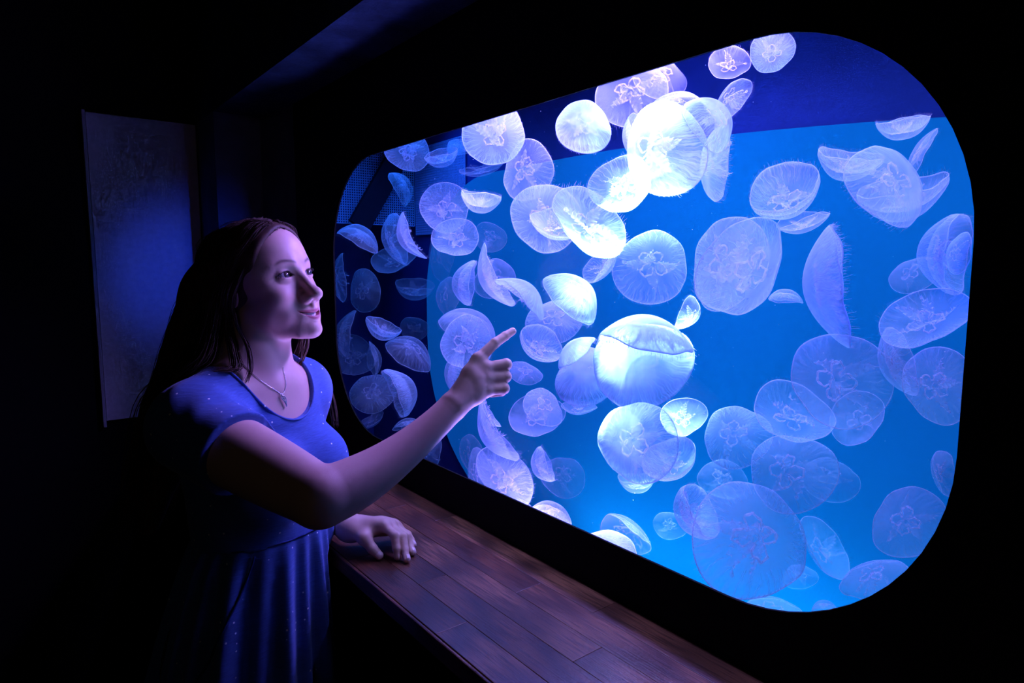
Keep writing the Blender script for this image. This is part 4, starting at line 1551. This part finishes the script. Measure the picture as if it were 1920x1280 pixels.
# legs and shoes below the skirt (outside the picture)
legs = Sdf()
for s in (1, -1):
    hip, knee, ank = tp(s * .075, -.15, -.50), tp(s * .08, -.16, -.85), tp(s * .08, -.20, -.85)
    ank = A(ank[0], ank[1], .085)
    legs.rc(hip, knee, .075, .050, .02); legs.rc(knee, ank, .050, .034, .02)
    toe = ank + TR @ A(.02 * s, .14, 0); toe[2] = .032
    heel = A(ank[0], ank[1], .034)
    legs.rc(ank, heel, .033, .033, .01); legs.rc(heel, toe, .033, .030, .01)
legs.ell(tp(0, -.13, -.44), (.15, .10, .12), TR, .04)
LV, LQ = mesh_sdf(legs, (-.1, .7, -.01), (.7, 1.6, 1.15), .009)
np_mesh('legs', LV - PO, LQ, M['shoe'], person)

# ------------------------------------------------------------------ hair
cap = Sdf()
cap.ell(hp(0, -.016, .029), (.0790, .0965, .0855), HR, .01)
cap.ell(hp(0, .034, .036), (.0645, .0540, .0622), HR, .03)
hair = Sdf()
hair.ops += cap.ops
hair.ell(hp(.0, -.050, -.015), (.074, .066, .085), HR, .03)
def hair_cut(P):
    q = (P - HO) @ HR
    return .0335 - (.917 * q[:, 1] - .40 * q[:, 2]) - .006 * np.exp(-((np.abs(q[:, 0]) - .0) / .02) ** 2)
hair.add((hair_cut, hp(0, .1, 0), None), .005, 's')
B1, B2, B3, B4, B5 = dp(418, 560, 1.21), dp(385, 650, 1.20), dp(345, 740, 1.19), dp(305, 860, 1.18), dp(280, 985, 1.17)
hair.chain([hp(0, -.055, .0), B1, B2, B3, B4, B5], [.070, .068, .062, .052, .040, .018], .03, .03)
HV, HQ = mesh_sdf(hair, (0.0, 0.9, 1.05), (0.62, 1.62, 1.66), .0036)
# combed grooves running down the locks
ph = np.arctan2(HV[:, 1] - 1.25, HV[:, 0] - .32)
hair_o = np_mesh('hair', HV - PO, HQ, M['hair'], person)

rg = random.Random(11)
vs, fs = [], []


def strand(pts, r=.0007, n=22, jit=.004):
    j = [A(rg.gauss(0, jit), rg.gauss(0, jit), rg.gauss(0, jit)) for _ in pts]
    j[0] *= .3
    P = spline([p + q for p, q in zip(pts, j)], n)
    rad = [r * min(1, .5 + 3 * (1 - i / (n - 1))) * (1 if i < n - 3 else .5) for i in range(n)]
    tube_data([p - PO for p in P], rad, 3, False, vs, fs)


def scalp(x, y, z, k=1.0):
    """push a head-frame point on to the hair cap, k > 1 a little above it"""
    c = A(0, -.010, .025)
    v = A(x, y, z) - c
    v = v / np.linalg.norm(v)
    ts = np.linspace(.05, .13, 41)
    P = HO + (c + ts[:, None] * v) @ HR.T
    d = cap(P, False) - (k - 1) * .085
    i = int(np.argmax(d > 0))
    t_ = ts[i - 1] + (ts[i] - ts[i - 1]) * (-d[i - 1]) / (d[i] - d[i - 1] + 1e-9)
    return HO + HR @ (c + t_ * v)


for sgn in (1, -1):
    for i in range(560 if sgn == 1 else 220):
        u = rg.random()
        y0 = .068 - .15 * u                                   # along the parting, front to crown
        off = rg.uniform(.95, 1.03)
        k1 = 1.005 + .03 * rg.random()
        a0 = scalp(sgn * .004, y0, .115 - .02 * abs(y0), k1)
        a1 = scalp(sgn * .045, y0 - .018 + .004 * rg.random(), .085 - .01 * rg.random(), k1)
        a2 = scalp(sgn * .074, y0 * .55 - .020, .040 - .01 * rg.random(), k1 + .01)
        a3 = scalp(sgn * .080, y0 * .35 - .040, -.010, k1 + .02)
        fall = rg.random()
        b = [B1, B2, B3, B4, B5]
        side = TR @ A(sgn * 1.0, 0, 0)
        fw = TR @ A(0, 1.0, 0)
        w_ = [.062, .064, .056, .048, .030]
        spread = rg.uniform(-.9, .95) if sgn == 1 else rg.uniform(-.6, .6)
        # round the tube of falling hair, near half towards the viewer
        th = rg.uniform(-1.3, 1.3)
        pts = [a0, a1, a2, a3]
        for bb, ww in zip(b, w_):
            pts.append(bb + (side * math.cos(th) + fw * math.sin(th)) * ww * rg.uniform(.95, 1.12))
        m = 5 + int(4 * rg.random() + .5)
        strand(pts[:max(6, m)], .00048, 30, .003)
# fine hairs combed back from the hairline over the brow and temple
for i in range(320):
    x = rg.uniform(-.055, .066)
    z = .088 - .9 * abs(x) ** 1.25 * 1.1
    y = (.0335 + .40 * z) / .917 + .002
    s0 = scalp(x, y + rg.uniform(-.014, .001), z, .96)
    sg = 1 if x > 0 else -1
    s1 = scalp(x + sg * .014, y - .030, z + .002, 1.015)
    s2 = scalp(x + sg * .030, y - .065, z - .012, 1.02)
    s3 = scalp(sg * .08, -.055, -.005, 1.03)
    strand([s0, s1, s2, s3], .0005, 16, .0015)
# loose locks seen in the photograph, in front of the ear and beside the throat
def lock(pix, n, spread, r=.0007, off=.010):
    base = [on_skin(x, y, off if i else -.006) if z is None else dp(x, y, z) for i, (x, y, z) in enumerate(pix)]
    for _ in range(n):
        o = A(rg.gauss(0, spread), rg.gauss(0, spread), rg.gauss(0, spread * .4))
        strand([p + o * (0.4 + .6 * i / len(base)) for i, p in enumerate(base)], r, 26, spread * .35)
lock([(474, 470, None), (447, 525, None), (436, 570, None), (446, 615, None), (464, 650, None), (470, 690, None), (462, 716, None)], 26, .0025)
lock([(470, 480, None), (430, 540, None), (424, 600, None), (438, 660, None), (440, 690, None), (400, 694, None)], 40, .006)
lock([(455, 470, 1.10), (412, 540, 1.10), (400, 610, 1.09), (385, 670, 1.07), (345, 705, 1.06), (300, 760, 1.08), (268, 860, 1.12)], 60, .010)
lock([(440, 470, 1.13), (390, 540, 1.13), (365, 620, 1.12), (330, 690, 1.11), (285, 760, 1.12), (258, 880, 1.14), (250, 1000, 1.15)], 70, .014)
lock([(578, 610, 1.235), (578, 645, 1.23), (570, 668, 1.22), (560, 690, 1.215), (551, 703, 1.205), (556, 707, 1.20), (568, 705, 1.20)], 14, .0018)
lock([(572, 610, 1.245), (566, 640, 1.245), (558, 665, 1.24), (548, 680, 1.235)], 46, .007, .0009)
lock([(600, 690, 1.31), (614, 720, 1.315), (624, 760, 1.32), (630, 800, 1.32)], 26, .004)
# flyaway hairs round the crown
for i in range(40):
    x, y = rg.uniform(-.05, .06), rg.uniform(-.07, .06)
    s0 = scalp(x, y, .11, 1.0); s1 = scalp(x + rg.gauss(0, .02), y - .02, .11, 1.05); s2 = scalp(x + rg.gauss(0, .03), y - .045, .10, 1.06 + .04 * rg.random())
    strand([s0, s1, s2], .0003, 10, .002)
st = from_data('strands', vs, fs, M['hair'], hair_o)
st['kind'] = 'stuff'

# ------------------------------------------------------------------ necklace
nk = empty('necklace', tuple(on_skin(530, 738, .001)))
tag(nk, 'thin silver chain necklace with a feather pendant on the girl\'s chest', 'necklace')
NO = np.array(nk.location)
path = [(448, 672), (465, 692), (484, 709), (505, 724), (522, 735), (529, 739), (533, 733), (536, 722), (535, 708), (532, 697), (531, 688)]
pts = [on_skin(x, y, .0012) for x, y in path]
cp_ = spline(pts, 240)
rad = [.00052 * (1 + .35 * math.sin(i * 2.1)) for i in range(240)]
v_, f_ = tube_data([p - NO for p in cp_], rad, 5)
from_data('chain', v_, f_, M['silver'], nk)
# feather: slim twisted leaf
p0, p1 = on_skin(528, 740, .003), on_skin(537, 761, .003)
d = p1 - p0
L_ = np.linalg.norm(d); d = d / L_
n_ = toc(p0); n_ = n_ - d * (n_ @ d); n_ /= np.linalg.norm(n_)
w_ = np.cross(d, n_)
vs, fs = [], []
for kk in range(5):
    pts = []
    for i in range(24):
        t_ = i / 23
        wd = .0042 * math.sin(math.pi * t_ ** .8) ** .8
        pts.append(p0 + d * L_ * (t_ * 1.05) + w_ * wd * ((kk - 2) / 2) * math.cos(t_ * 1.2 + kk * .2) + n_ * .0009 * math.sin(t_ * 9 + kk * 1.4) - NO)
    tube_data(pts, [.0007 + .0002 * math.sin(i) for i in range(24)], 5, False, vs, fs)
from_data('feather_pendant', vs, fs, M['silver'], nk)
v_, f_ = tube_data([p0 + (d * math.cos(a) + w_ * math.sin(a)) * .0018 - d * .0015 - NO for a in np.linspace(0, 6.28, 14)[:-1]], .0004, 5, True)
from_data('jump_ring', v_, f_, M['silver'], nk)
